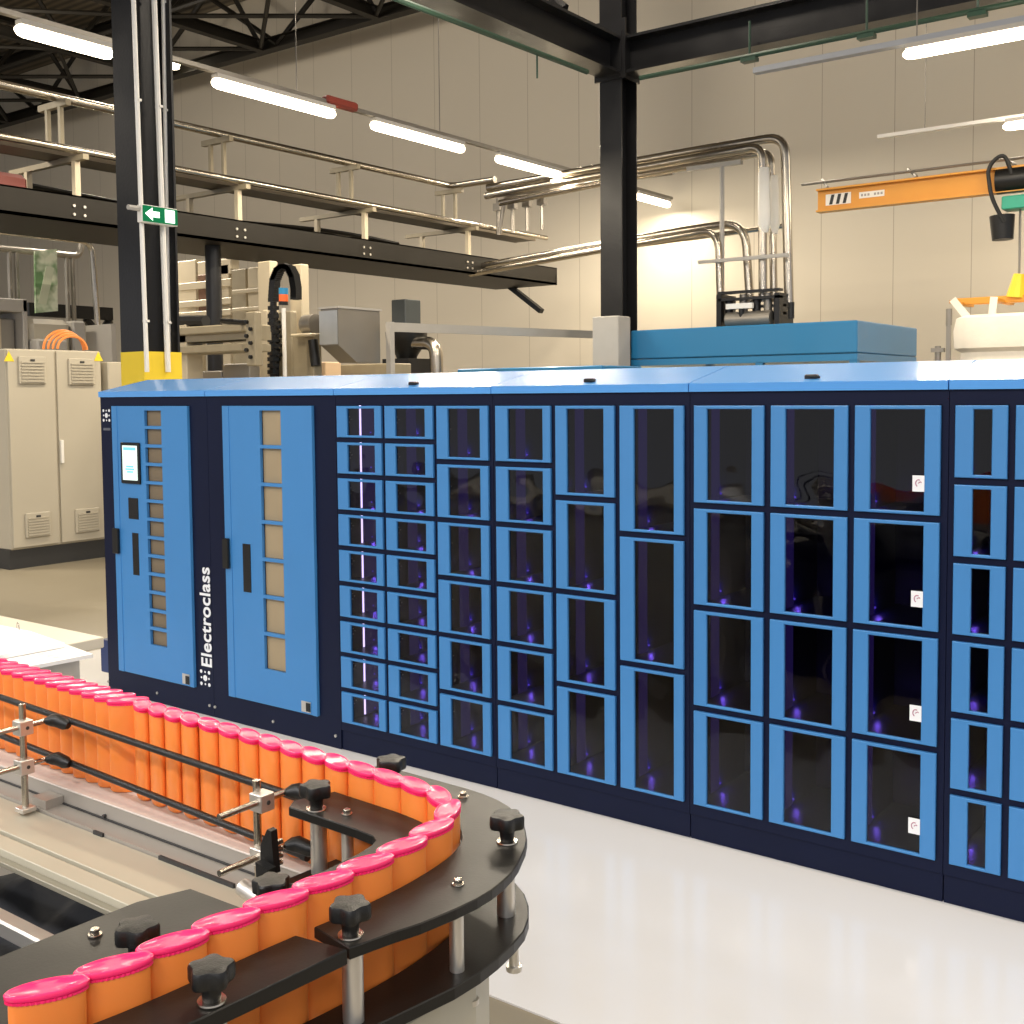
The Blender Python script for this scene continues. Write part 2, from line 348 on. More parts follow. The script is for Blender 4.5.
# exit sign on the left column
XS = CX1+.12
a, c = onX(142, 205, XS), onX(178, 209, XS); zhi, zlo = onX(160, 206.5, XS).z, onX(160, 224, XS).z
s = thing('exit_sign', 'lit green exit sign with white arrow on the left black column', 'sign', (XS, (a.y+c.y)/2, zlo))
MB().box(XS-.06, XS-.004, a.y, c.y, zlo, zhi, 0, .004).build('housing', WHITE, s)
MB().box(XS-.004, XS, a.y+.006, c.y-.006, zlo+.006, zhi-.006).build('sign_face', SIGNG, s)
w = c.y-a.y; zc = (zhi+zlo)/2; hh = (zhi-zlo)
def flat(poly, y0, z0, k=1.0): return [(XS+.0005, y0+p[0]*k, z0+p[1]*k) for p in poly]
MB().prism3(flat([(-.075, 0), (0, .055), (0, .025), (.07, .025), (.07, -.025), (0, -.025), (0, -.055)], a.y+w*.28, zc, hh/.15), (.002, 0, 0)).build('arrow', SIGNW, s)
MB().prism3(flat([(-.05, -.055), (.05, -.055), (.05, .055), (-.05, .055)], a.y+w*.76, zc, hh/.15), (.002, 0, 0)).build('door_symbol', SIGNW, s)
q = MB().box(CX1, XS-.055, a.y+.05, a.y+.09, zc-.02, zc+.02); q.tube([(XS-.03, a.y-.09, zc+.03), (XS-.03, a.y, zc+.03)], .018, 8); q.build('bracket', GREYP, s)

# ------------------------------------------------------------------ walkway beam with pipe rack (left background)
XM = -9.6
ze = onX(557, 285, XM).z; zet = onX(557, 268, XM).z; ye = onX(557, 270, XM).y
t = thing('walkway_beam', 'long dark steel walkway beam across the left background', 'beam', (XM-.5, ye/2, ze))
b = MB(); b.box(XM-.02, XM, -4, ye, ze, zet, 0); b.box(XM-.14, XM, -4, ye, zet-.015, zet, 0); b.box(XM-1.15, XM, -4, ye-.02, ze, ze+.03, 0); b.box(XM-1.15, XM-1.13, -4, ye-.02, ze+.02, zet-.03)
b.box(XM-1.15, XM, ye-.04, ye-.02, ze, zet-.1)
b.build('girder', BRNSTEEL, t)
for px in (79, 240, 366, 469):
    for k in range(4):
        yy = onX(px, 220, XM).y
        MB().tube([(XM-.002, yy+(k % 2)*.11-.05, zet-.1-(k//2)*.08), (XM+.012, yy+(k % 2)*.11-.05, zet-.1-(k//2)*.08)], .014, 8).build('bolt', BSTEEL, t)
e0 = Vector((XM-.9, ye-.3, ze)); b = MB().obox((XM-.55, ye-.05, ze-.18), Vector((.82, 0, -.57)), Vector((0, 1, 0)), Vector((.57, 0, .82)), .36, .05, .035)
b.build('brace', DKSTEEL, t)
py0 = onX(214, 300, XM-.35)
tag(MB().tube([(py0.x, py0.y, 0), (py0.x, py0.y, ze-.001)], .085, 16).build('steel_post', DKSTEEL, smooth=True), 'round black post holding up the long walkway beam', 'post')

def rack(px, i):
    y0 = onX(px, 230, XM-.1).y
    t = thing('pipe_support', 'white post frame on the walkway beam, %s from the left' % ORD[i], 'pipe support', (XM-.5, y0, zet), 'pipe supports on the walkway beam')
    for x in (XM-.12, XM-.95):
        MB().box(x-.028, x+.028, y0-.028, y0+.028, zet, zet+.34).build('post', BEIGE, t)
    MB().box(XM-1.25, XM+.05, y0-.03, y0+.03, zet+.34, zet+.39).build('crossbar', BEIGE2, t)
    for dx in (-.55, -.33):
        MB().box(XM+dx-.02, XM+dx+.02, y0-.03, y0+.01, zet+.39, zet+.94).build('hanger', BEIGE2, t)
    MB().box(XM-.68, XM-.2, y0-.035, y0+.02, zet+.88, zet+.94).build('crossbar', BEIGE2, t)
for i, px in enumerate((79, 240, 366, 469)): rack(px, i)
# pipes along the rack
def ppipe(name, px, py, X, r, y0, y1, matl, label):
    z = onX(px, py, X).z; return tag(MB().tube([(X, y0, z), (X, y1, z)], r, 12).build(name, matl, smooth=True), label, 'pipe')
YX = 12.3
zt1 = onX(340, 161, XM-.45).z
tag(MB().tube(fillet([(XM-.45, -4, zt1), (XM-.45, YX-.1, zt1), (XM+.3, YX-.1, zt1)], .15), .045, 12).build('steel_pipe', STEEL, smooth=True), 'topmost steel pipe above the rack on the walkway beam', 'pipe')
t = thing('cable_tray', 'shallow cable tray lying on the white post frames', 'cable tray', (XM-.4, 4, zet+.39))
b = MB(); b.box(XM-.55, XM-.2, -4, ye-.3, zet+.395, zet+.41); b.box(XM-.55, XM-.53, -4, ye-.3, zet+.39, zet+.47); b.box(XM-.2, XM-.18, -4, ye-.3, zet+.39, zet+.47)
b.build('tray', mat('dull_tray', (.17, .14, .10), .5, .3), t); MB().tube([(XM-.05, -4, zet+.43), (XM-.05, ye-.2, zet+.43)], .035, 10).build('pipe', STEEL, t, smooth=True)
pts = [(XM-1.3, y, zet+.25+.04*math.sin(y*1.3)) for y in [-4+.5*k for k in range(33)]]
tag(MB().tube(pts, .03, 8).build('cable_bundle', BRNSTEEL, smooth=True), 'dark sagging cable bundle behind the white posts', 'cable')

# pipes along the back, with the drops to the valve station
def run(pts, r, R, name, label, m=STEEL, off=0):
    return tag(MB().tube(fillet([onY(x, y, YX+off) for x, y in pts], R), r, 12).build(name, m, smooth=True), label, 'pipe')
run([(488, 188), (700, 150), (785, 136), (789, 303)], .055, .22, 'steel_pipe', 'outermost steel pipe, turning down at the far right of the valve station')
run([(486, 196), (700, 157), (762, 146), (763, 302)], .05, .16, 'steel_pipe', 'second steel pipe, with white insulation on its drop', off=-.12)
run([(500, 203), (700, 164), (771, 151), (774, 302)], .045, .16, 'steel_pipe', 'third steel pipe, dropping just right of the insulated one', off=.05)
run([(460, 270), (640, 238), (700, 228), (745, 222), (750, 303)], .05, .3, 'steel_pipe', 'lower steel pipe with a wide bend into the valve station')
run([(470, 274), (640, 243), (718, 229), (722, 360)], .042, .25, 'steel_pipe', 'lower thin steel pipe dropping left of the valve station', off=-.15)
run([(600, 250), (700, 237), (790, 225)], .03, .1, 'steel_pipe', 'thin steel pipe low behind the valve station drops', off=.3)
for nm, (x, y0, y1), off, r in (('first', (764, 168, 224), -.12, .075), ('second', (774, 176, 225), .05, .062)):
    a, c = onY(x, y0, YX+off), onY(x+.3, y1, YX+off)
    tag(MB().tube([c-Vector((0, 0, .1)), c, c+Vector((0, 0, .12)), a-Vector((0, 0, .1)), a], [.04, r, r, r*.9, r*.8], 14).build('pipe_insulation', WHITE, smooth=True),
        'white insulation sleeve on the %s pipe drop' % ('left' if nm == 'first' else 'right'), 'insulation')
a = onY(722, 165, YX-.1); c = onY(722, 330, YX-.1)
b = MB().tube([a, c], .03, 8); b.box(a.x-.45, a.x+.25, a.y-.03, a.y+.03, a.z-.02, a.z+.03); tag(b.build('pipe_support', GREYP), 'thin upright with a cross arm under the upper pipes', 'pipe support')
a = onY(742, 260, YX-.1); tag(MB().box(a.x-.5, a.x+.62, YX-.24, YX-.2, a.z-.02, a.z+.02).build('pipe_clamp', GREYP), 'horizontal clamp bar across the pipe drops', 'clamp')
pb = onY(505, 196, YX+.2); b = MB().tube(fillet([pb+Vector((-.1, 0, -.5)), pb, pb+Vector((2.6, 0, 0))], .12), .03, 8)
for k in range(4): b.tube([pb+Vector((.25*k-.2, .1, 0)), pb+Vector((.25*k-.2, .1, -.5))], .025, 6); b.obox(pb+Vector((.25*k-.2, .1, -.12)), Vector((1, 0, 0)), Vector((0, 1, 0)), Vector((0, 0, 1)), .06, .04, .05)
tag(b.build('valve_manifold', GREYM), 'small grey valves clustered where the pipe runs meet', 'valves')

# blue machine enclosure behind the lockers
E0, E1, EY0, EY1, EZ = -6.45, -3.87, 10.94, 12.87, 2.30
t = thing('machine_enclosure', 'blue machine enclosure with windows behind the right half of the lockers', 'machine', ((E0+E1)/2, 11.8, 0))
b = MB(); b.box(E0, E1, EY0, EY1, 1.98, EZ, 0, .012); b.build('roof_fascia', BLUE2, t)
b = MB(); b.box(E0, E1, EY0+.01, EY1-.01, 1.905, 1.975)
for x in (E0, -4.95, E1-.08): b.box(x, x+.08, EY0+.01, EY0+.08, 0, 1.91)
for y in (EY1-.09,): b.box(E1-.08, E1, y, y+.08, 0, 1.91); b.box(E0, E0+.08, y, y+.08, 0, 1.91)
b.box(E0, E1, EY0+.01, EY0+.07, 0, .9); b.box(E1-.06, E1, EY0+.02, EY1-.02, 0, .9); b.build('frame', BLUE2, t)
for x0, x1 in ((E0+.08, -4.95), (-4.87, E1-.08)): MB().box(x0, x1, EY0+.03, EY0+.036, .9, 1.905).build('window_pane', CLEAR, t)
MB().box(E1-.05, E1-.044, EY0+.08, EY1-.09, .9, 1.905).build('window_pane', CLEAR, t)
b = MB()
for k in range(9): x = E0+.5+k*.24; b.box(x, x+.1, 11.3, 11.5, 0, 1.72+random.random()*.16)
b.box(E0+.3, E1-.3, 11.3, 12.5, 0, 1.2); b.build('inner_machinery', GREYM, t)
# valve station on the enclosure
o = onY(757, 312, 12.2)
t = thing('valve_station', 'black valve station on top of the blue enclosure, under the pipe drops', 'valve station', (o.x, 12.2, EZ))
b = MB()
b.box(o.x-.42, o.x-.36, 12.0, 12.4, EZ, EZ+.44); b.box(o.x+.3, o.x+.36, 12.0, 12.4, EZ, EZ+.42)
for z in (.18, .27, .36, .44): b.box(o.x-.40, o.x+.36, 12.0+.1*(z < .3), 12.1+.1*(z < .3), EZ+z, EZ+z+.03)
b.build('frame', DKSTEEL, t)
for k, x in enumerate((-.3, -.12, .04, .18, .3)):
    MB().tube([(o.x+x, 12.1, EZ+.12), (o.x+x, 12.1, EZ+.40+.03*(k % 2))], .05, 10).build('valve', GREYM if k % 2 else DKSTEEL, t, smooth=True)
MB().box(o.x-.28, o.x+.05, 11.96, 12.0, EZ+.26, EZ+.32).build('label_plate', WHITE, t)
MB().tube([(o.x-.3, 12.05, EZ+.14), (o.x+.25, 12.05, EZ+.14)], .09, 12).build('actuator', GREYM, t, smooth=True)
for x in (-.1, .5): MB().tube([(o.x+x, 12.0, EZ+.12), (o.x+x, 12.0, EZ+.3)], .035, 10).build('hand_knob', BLK, t)

# low blue cabinet behind
a, c = onY(457, 369, 9.6), onY(602, 367.5, 9.6)
tag(MB().box(a.x, c.x, 9.6, 10.4, 0, a.z, 0, .01).build('low_blue_cabinet', BLUE2), 'low blue cabinet whose top edge shows left of the middle column', 'cabinet')

# guard rail
g1 = P(390, 327, 11); g2 = P(603, 335, 13.8)
t = thing('guard_rail', 'pale metal rail on a post before the back wall', 'rail', (g1.x, g1.y, 0))
d = (g2-g1).normalized(); b = MB().obox((g1+g2)/2, d, Vector((0, 0, 1)), d.cross(Vector((0, 0, 1))), (g2-g1).length/2, .045, .02); b.build('rail', GREYP, t)
MB().box(g1.x-.03, g1.x+.03, g1.y-.03, g1.y+.03, 0, g1.z+.05).build('post', GREYP, t)

# ------------------------------------------------------------------ crane
YC = 12.0
a = onY(818, 213, YC); top = onY(818, 190, YC)
t = thing('crane_beam', 'orange crane beam with striped warning marks at its left end', 'crane', (a.x, YC, a.z))
b = MB(); b.ibeam('x', a.x, 2, YC, a.z, top.z-a.z, .13, .02, .014); b.build('girder', CRANE, t)
h = top.z-a.z
for k in range(3):
    x = a.x+.13+k*.075; MB().prism3([(x, YC-.012, a.z+h*.3), (x+.035, YC-.012, a.z+h*.3), (x+.06, YC-.012, a.z+h*.72), (x+.025, YC-.012, a.z+h*.72)], (0, -.003, 0)).build('warning_stripe', DARKP, t)
MB().box(a.x+.09, a.x+.37, YC-.011, YC-.008, a.z+h*.27, a.z+h*.75).build('warning_plate', WHITE, t)
b = MB().box(a.x+.46, a.x+.73, YC-.011, YC-.008, a.z+h*.42, a.z+h*.68)
for k in range(7):
    if k != 3: b.box(a.x+.48+k*.035, a.x+.502+k*.035, YC-.0125, YC-.010, a.z+h*.5, a.z+h*.6, 1)
b.build('maker_plate', [WHITE, MARK], t)
r0 = onY(801, 184, YC+.1); 
b = MB().tube([(r0.x, YC+.12, top.z+.1), (2, YC+.12, top.z+.1)], .015, 8)
for k in range(5): x = a.x+.05+k*.95; b.tube([(x-.12, YC+.3, top.z+.16), (x+.08, YC-.06, top.z+.005)], .016, 6)
b.build('cable_rail', GREYM, t)
hx = onY(1012, 200, YC).x
t = thing('chain_hoist', 'black and green chain hoist hanging from the orange crane beam', 'hoist', (hx, YC, a.z))
MB().tube([(hx-.14, YC, top.z-.13), (hx+.3, YC, top.z-.13)], .13, 14).build('motor', BLK, t, smooth=True)
MB().box(hx-.07, hx+.35, YC-.13, YC+.1, a.z-.18, a.z-.05, 0, .01).build('gearbox', TEAL, t)
MB().tube([(hx-.09, YC, a.z-.22), (hx-.08, YC, a.z-.46)], [.12, .10], 14).build('chain_bag', BLK, t, smooth=True)
MB().tube(fillet([(hx+.02, YC-.1, top.z-.1), (hx-.05, YC-.14, top.z+.13), (hx-.2, YC-.16, top.z), (hx-.16, YC-.15, a.z-.05), (hx-.05, YC-.1, a.z-.3)], .1), .02, 8).build('cable', RUBBER, t, smooth=True)
hk = onY(1019, 280, YC)
MB().tube([(hk.x, YC, a.z-.15), (hk.x, YC, hk.z+.05)], .012, 6).build('chain', GREYM, t)
sa, sb = onY(957, 296, YC), onY(1024, 299, YC)
t = thing('lifting_spreader', 'yellow lifting spreader hanging from the hoist chain', 'lifting frame', (hk.x, YC, sa.z))
MB().box(sa.x, sb.x+.6, YC-.04, YC+.04, sb.z-.03, sb.z+.04, 0, .008).build('bar', CRANE, t)
MB().tube([(hk.x, YC, hk.z+.06), (hk.x-.03, YC, sb.z+.02)], [.05, .09], 10).build('hook_block', YEL, t)
for x in (sa.x+.05, onY(1003, 300, YC).x):
    MB().box(x-.03, x+.03, YC-.35, YC+.35, sb.z-.03, sb.z+.0).build('cross_arm', CRANE, t)
ba, bb = onY(964, 319, YC), onY(964, 352, YC)
t = thing('bulk_bag', 'white bulk bag hanging by straps under the yellow spreader', 'bag', (ba.x+.5, YC, bb.z-1))
bw = 1.1; vs = []; fs = []
b = MB(); N = 24
prof = [(0.47, bb.z-.9), (.5, bb.z-.3), (.49, bb.z-.02), (.545, bb.z+.02), (.555, ba.z-.15), (.53, ba.z-.02), (.46, ba.z+.01), (.2, ba.z-.03)]
b.lathe([(r, z) for r, z in prof], (ba.x+.55, YC, 0), 32, fx=lambda q, r: (r*math.copysign(abs(math.cos(q))**.35, math.cos(q))*(1+.02*math.sin(9*q)+.012*math.sin(23*q+20*r)), r*math.copysign(abs(math.sin(q))**.35, math.sin(q))))
b.build('sack', WHITEC, t, smooth=True)
for x0, x1 in ((sa.x+.06, ba.x+.12), (onY(1003, 300, YC).x, onY(1001, 320, YC).x)):
    MB().obox(((x0+x1)/2, YC-.36, (sb.z+ba.z)/2), Vector((x1-x0, 0, ba.z-sb.z)).normalized(), Vector((0, 1, 0)), Vector((x1-x0, 0, ba.z-sb.z)).normalized().cross(Vector((0, 1, 0))), (Vector((x1-x0, 0, ba.z-sb.z)).length)/2+.01, .005, .035).build('strap', WHITEC, t)
a = onY(949, 313, 11.3); tag(MB().box(a.x-.02, a.x+.02, 11.28, 11.32, 0, a.z).tube([(a.x, 11.3, a.z-.12), (a.x, 11.3, a.z+.04)], .03, 8).build('grey_standpipe', GREYM), 'thin grey upright between blue enclosure and white bag', 'pipe')
a = onY(938, 346, 11.3); tag(MB().tube([(a.x, 11.3, 0), (a.x, 11.3, a.z)], .03, 8).box(a.x-.06, a.x+.06, 11.27, 11.33, a.z-.06, a.z-.02).build('grey_fitting', GREYM), 'short grey fitting just left of the thin upright', 'pipe')

# ------------------------------------------------------------------ strip lamps
LAMPS = []
def lamp(p0, p1, label, grp, hang=True):
    p0, p1 = Vector(p0), Vector(p1); d = (p1-p0); L = d.length; d.normalize(); mid = (p0+p1)/2
    t = thing('strip_lamp', label, 'lamp', mid, grp)
    s = d.cross(Vector((0, 0, 1))).normalized()
    q = fillet([p0, p1], .01); b = MB(); r = .052
    pts = [p0, p0+d*.03, p0+d*.08, p1-d*.08, p1-d*.03, p1]
    b.tube(pts, [.015, .042, r, r, .042, .015], 12); b.build('diffuser', LAMPM, t, smooth=True)
    MB().obox(mid+Vector((0, 0, .06)), d, s, Vector((0, 0, 1)), L/2-.03, .045, .02).build('housing', GREYP, t)
    la = bpy.data.lights.new('lamp_light', 'AREA'); la.shape = 'RECTANGLE'; la.size = L; la.size_y = .12; la.energy = 55; la.color = (1, .86, .66)
    lo = bpy.data.objects.new('lamp_light', la); COL.objects.link(lo); lo.location = mid-Vector((0, 0, .07)); lo.rotation_euler = (0, 0, math.atan2(d.y, d.x))
    LAMPS.append(la); return mid
XL, ZL = -8.3, 4.4
zl = onX(532, 168, XL).z
row = [((15, 32), (113, 50)), ((212, 80), (335, 114)), ((371, 126), (464, 151)), ((496, 159), (569, 180))]
nm = ['upper left corner, behind the left column', 'second from the left, red joint beside its end', 'third from the left in the row toward the back wall', 'fourth from the left, above the pipe junction']
for (p, q), n in zip(row, nm):
    ya, yb = onX(p[0], p[1], XL).y, onX(q[0], q[1], XL).y
    lamp((XL, ya, zl), (XL, yb, zl), 'glowing strip lamp '+n, 'strip lamps of the left row')
yc = onX(636, 197, XL).y
b1 = onX(636, 193, XL); b2 = onX(662, 202, XL)
ya, yb = b1.y, min(b2.y, YW-.3); lamp((XL, ya, zl), (XL, max(yb, ya+1.0), zl), 'glowing strip lamp just right of the middle column, farthest of its row', 'strip lamps of the left row')
t = thing('lamp_rail', 'thin dark rail carrying the left row of strip lamps', 'rail', (XL, 8, zl+.1))
MB().box(XL-.03, XL+.03, -4, 15.3, zl+.085, zl+.125).build('rail', GREYM, t)
rx = onX(335, 104, XL); MB().box(XL-.05, XL+.05, rx.y-.15, rx.y+.30, zl+.082, zl+.17, 0, .02).build('joint_cover', RED, t)
for px in (298, 440, 600):
    y = onX(px, 150, XL).y; MB().tube([(XL, y, zl+.12), (XL, y, ZR)], .006, 5).build('suspension_wire', GREYM, t)
# row at right
YL = onZ(902, 55, 4.9).y if False else 10.0
a, c = onY(903, 55, YL), onY(1024, 32, YL); dz = a.z
lamp((a.x, YL, dz), (a.x+1.9, YL, dz), 'large glowing strip lamp at the upper right corner', 'strip lamps at the right')
t = thing('lamp_rail', 'pale blue grey rail above the large strip lamp at right', 'rail', (a.x, YL, dz+.1))
r1 = onY(755, 71, YL+.05); MB().box(r1.x, r1.x+5, YL, YL+.09, dz+.09, dz+.14).build('rail', mat('rail_grey', (.30, .32, .36), .5), t)
MB().tube([(a.x+.1, YL+.05, dz+.1), (a.x+.1, YL+.05, ZR)], .006, 5).build('suspension_wire', GREYM, t)
YL2 = 13.6
a, c = onY(1003, 127, YL2), onY(1024, 123, YL2)
lamp((a.x, YL2, a.z), (a.x+1.6, YL2, a.z), 'small far strip lamp at the right edge above the crane', 'strip lamps at the right')
r1 = onY(878, 136, YL2); t = thing('lamp_rail', 'thin pale rail of the far strip lamp above the crane', 'rail', (r1.x, YL2, a.z+.1))
MB().box(r1.x, r1.x+5, YL2-.03, YL2+.04, a.z+.07, a.z+.11).build('rail', WHITE, t); MB().tube([(onY(925, 120, YL2).x, YL2, a.z+.1), (onY(925, 120, YL2).x, YL2, ZR)], .006, 5).build('suspension_wire', GREYM, t)
# lone far lamp left of the conduits
a = P(174, 70, 22); tag(MB().lathe([(.0, 0), (.1, .03), (.12, .12), (.04, .2)], tuple(a), 14).build('far_lamp', LAMPM, smooth=True), 'small round far lamp right beside the left column', 'lamp')

# ------------------------------------------------------------------ background machines, left
# control cabinet
XC = -9.95
def cx(px, py): return onX(px, py, XC)
y0, y1, ym_ = cx(8, 450).y, cx(104, 450).y, cx(57, 450).y
y1 = cx(103, 450).y
ztp = cx(57, 350).z; zbt = cx(57, 545).z
t = thing('control_cabinet', 'cream double door control cabinet on a black plinth at far left', 'cabinet', (XC-.4, (y0+y1)/2, 0))
MB().box(XC-.75, XC, y0, y1, zbt, ztp, 0, .01).build('body', CABW, t)
MB().box(XC-.76, XC-.02, y0-.01, y1+.01, 0, zbt).build('plinth', mat('black_plinth', (.03, .03, .03), .5), t)
for k, (ya, yb, vx, vt, wx) in enumerate(((y0, ym_, (17, 43), (357, 384), (24, 48)), (ym_, y1, (67, 92), (359, 385), (74, 97)))):
    d = MB().box(XC, XC+.022, ya+.012, yb-.012, zbt+.02, ztp-.01, 0, .004).build('door', CABW, t)
    for (u0, u1), (v0, v1) in ((vx, vt), (wx, (511, 538) if k == 0 else (507, 533))):
        pa, pb = cx(u0, v1), cx(u1, v0); q = MB().box(XC+.02, XC+.045, pa.y, pb.y, pa.z, pb.z, 0, .006)
        n = 7
        for j in range(n): z = pa.z+.02+(pb.z-pa.z-.05)*j/n; q.box(XC+.045, XC+.055, pa.y+.02, pb.y-.02, z, z+.012)
        q.box(XC+.045, XC+.056, (pa.y+pb.y)/2-.02, (pa.y+pb.y)/2+.02, pb.z-.045, pb.z-.025, 1)
        q.build('vent_grille', [CABW, DARKP], d)
    px = 7.5 if k == 0 else 97; w_ = cx(px, 356); s_ = .05
    q = MB().prism3([(XC+.023, w_.y-s_, w_.z-.05), (XC+.023, w_.y+s_, w_.z-.05), (XC+.023, w_.y, w_.z+.045)], (.002, 0, 0)); q.build('warning_sticker', YEL, d)
MB().box(XC+.022, XC+.05, cx(60, 450).y-.015, cx(60, 450).y+.015, cx(60, 463).z, cx(60, 440).z, 0, .004).build('handle', WHITE, t)
# things on / behind the control cabinet
a = cx(65, 348)
t = thing('cable_coil', 'orange cable coil lying on top of the control cabinet', 'cable', (XC-.3, cx(84, 348).y, ztp))
cc = Vector((XC-.25, cx(84, 348).y, ztp+.02))
for k in range(4):
    pts = [cc+Vector((.05*k-.1, math.cos(q)*(.22-.02*k), abs(math.sin(q))*(.19-.02*k))) for q in [PI*j/14 for j in range(15)]]
    MB().tube(pts, .014, 6).build('loop', CABLEO, t, smooth=True)
XB = -11.6
def bx(px, py): return onX(px, py, XB)
t = thing('grey_press_frame', 'grey press frame standing behind the control cabinet at the left edge', 'machine', (XB-.4, bx(10, 340).y, 0))
b = MB(); b.box(XB-.9, XB, bx(-60, 320).y, bx(28, 320).y, bx(20, 312).z, bx(20, 299).z, 0, .01); b.box(XB-.9, XB, bx(23, 320).y, bx(28, 320).y, 0, bx(20, 299).z, 0, .01); b.build('frame', GREYP, t)
MB().box(XB-.5, XB-.1, bx(-40, 320).y, bx(6, 320).y, 0, bx(3, 317).z, 0, .01).build('front_panel', BEIGE, t)
MB().box(XB-.55, XB-.15, bx(6.5, 320).y, bx(22, 320).y, 0, bx(15, 318).z, 0, .01).build('inner_unit', GREYM, t)
t = thing('pale_machine_box', 'pale rounded machine box behind the control cabinet', 'machine', (XB-.4, bx(50, 340).y, 0))
MB().box(XB-.8, XB, bx(29, 330).y, bx(72, 330).y, 0, bx(50, 319).z, 0, .06).build('body', CABW, t)
MB().box(XB-.4, XB+.15, bx(29.5, 330).y, bx(60, 330).y, 0, bx(50, 340).z, 0, .02).build('base', GREYP, t)
MB().box(XB-.5, XB, bx(73, 330).y, bx(86, 330).y, 0, bx(80, 321).z, 0, .02).build('side_unit', GREYP, t)
tag(MB().box(XB-.2, XB+.3, bx(96, 330).y, bx(100.5, 330).y, 0, bx(98, 325).z).build('grey_pillar', GREYP), 'slim grey pillar between the orange cable coil and the left column', 'post')
tag(MB().box(XB-.9, XB-.2, bx(103, 340).y, bx(122, 340).y, 0, bx(110, 348).z, 0, .02).build('grey_motor_unit', GREYM), 'dark grey motor unit just left of the black column', 'machine')
tag(MB().box(XC-.6, XC+.05, y1+.05, y1+.75, 0, cx(110, 362).z, 0, .01).build('low_cream_cabinet', CABW), 'lower cream cabinet right beside the tall control cabinet', 'cabinet')
XW = -12.6
def wx(px, py): return onX(px, py, XW)
t = thing('wall_bracket', 'black bracket beam low in the left background', 'bracket', (XW, wx(70, 315).y, wx(70, 315).z))
pA, pB = wx(29, 303), wx(113, 308); zA, zB = wx(70, 305).z, wx(70, 318).z
MB().box(XW-.1, XW, pA.y, pB.y, zB, zA).build('beam', DKSTEEL, t)
for u, v in ((88, 100), (112, 103)):
    c0, c1 = wx(u, 320), wx(v, 333); MB().tube([(XW-.05, c0.y, zB), (XW-.05, c1.y, c1.z)], .05, 6).build('brace', DKSTEEL, t)
# banner
t = thing('green_banner', 'green and white patterned foil bag hanging from a grey pipe', 'banner', wx(46, 250))
XG = -12.2
g0, g1_, g2_, g3 = onX(35, 251, XG), onX(57, 249, XG), onX(58, 311, XG), onX(36, 313, XG)
def banner_mat():
    M = mat('banner_print', (.3, .42, .25), .5); nt = M.node_tree; b = nt.nodes['Principled BSDF']
    tc = nt.nodes.new('ShaderNodeTexCoord'); n = nt.nodes.new('ShaderNodeTexNoise'); n.inputs['Scale'].default_value = 6; nt.links.new(tc.outputs['Object'], n.inputs['Vector'])
    cr = nt.nodes.new('ShaderNodeValToRGB'); cr.color_ramp.elements[0].color = (.12, .24, .10, 1); cr.color_ramp.elements[0].position = .4; cr.color_ramp.elements[1].color = (.65, .70, .56, 1); cr.color_ramp.elements[1].position = .62
    nt.links.new(n.outputs['Fac'], cr.inputs[0]); nt.links.new(cr.outputs[0], b.inputs['Base Color']); return M
MB().prism3([g0, g1_, g2_, g3], (-.03, 0, 0)).build('sheet', banner_mat(), t)
q0, q1, q2, q3 = onX(46, 266, XG), onX(54, 268, XG), onX(46, 305, XG), onX(38, 303, XG)
MB().prism3([q0, q1, q2, q3], (.008, 0, 0)).build('print_panel', mat('banner_panel', (.5, .55, .42), .5), t)
zp = onX(46, 252, -12.3).z
tag(MB().tube(fillet([(-12.4, 2, zp), (-12.4, onX(80, 258, -12.4).y, zp), (-12.4, onX(83, 250, -12.4).y, zp+.25)], .1), .038, 10).build('grey_pipe', GREYM, smooth=True), 'thick grey pipe passing behind the green banner', 'pipe')
for k, px in enumerate((10, 17, 67, 73)):
    y = onX(px, 280, -12.4).y; tag(MB().tube([(-12.4, y, 0), (-12.4, y, zp)], .03, 6).build('thin_support_pipe', GREYM), ['outer left', 'inner left', 'inner right', 'outer right'][k]+' thin leg under the thick grey pipe', 'pipe leg', 'legs of the grey pipe')
zq = onX(50, 237, -11.9).z; yq = onX(92, 250, -11.9).y
tag(MB().tube(fillet([(-11.9, 1, zq), (-11.9, yq, zq), (-11.9, yq+.1, 1.2)], .15), .035, 10).build('thin_steel_pipe', STEEL, smooth=True), 'thin steel pipe bending down left of the black column', 'pipe')
tag(MB().box(XM-.9, XM-.5, onX(-20, 172, XM-.7).y, onX(17, 172, XM-.7).y, zet+.0, zet+.22, 0, .04).build('red_box', RED), 'dull red box on the walkway beam at the left edge', 'box')

# machining centre behind the lockers (beige)
YM2 = 8.6
def my(px, py): return onY(px, py, YM2)
t = thing('beige_machine_tower', 'tall beige machine tower with ribbed panels behind the round post', 'machine', my(215, 370)-Vector((0, 0, my(215, 370).z)))
def mbox(px0, py0, px1, py1, Y, dep, z0=None, c=.01):
    a = onY(px0, py0, Y); q = onY(px1, py1, Y); return (a.x, q.x, Y, Y+dep*.28, q.z if z0 is None else z0, a.z, 0, c)
MB().box(*mbox(174, 262, 197, 318, 9.4, .5, 0)).build('side_panel', BEIGE, t)
MB().box(*mbox(197, 262, 231, 274, 9.4, .5)).build('top_panel', BEIGE, t)
MB().box(*mbox(197.5, 275, 207.5, 311, 9.345, .1)).build('rusty_recess', mat('rust_brown', (.16, .07, .03), .6, noise=.5, nscale=9), t)
MB().box(*mbox(210, 266, 230, 330, 9.4, .5, 0)).build('panel', BEIGE, t)
for y in (284, 302, 313): MB().box(*mbox(174, y, 231, y+2.2, 9.33, .06)).build('rib', BEIGE, t)
MB().box(*mbox(231, 270, 247, 330, 9.3, .4, 0)).build('dull_panel', BEIGE2, t)  # panel in a duller, darker paint
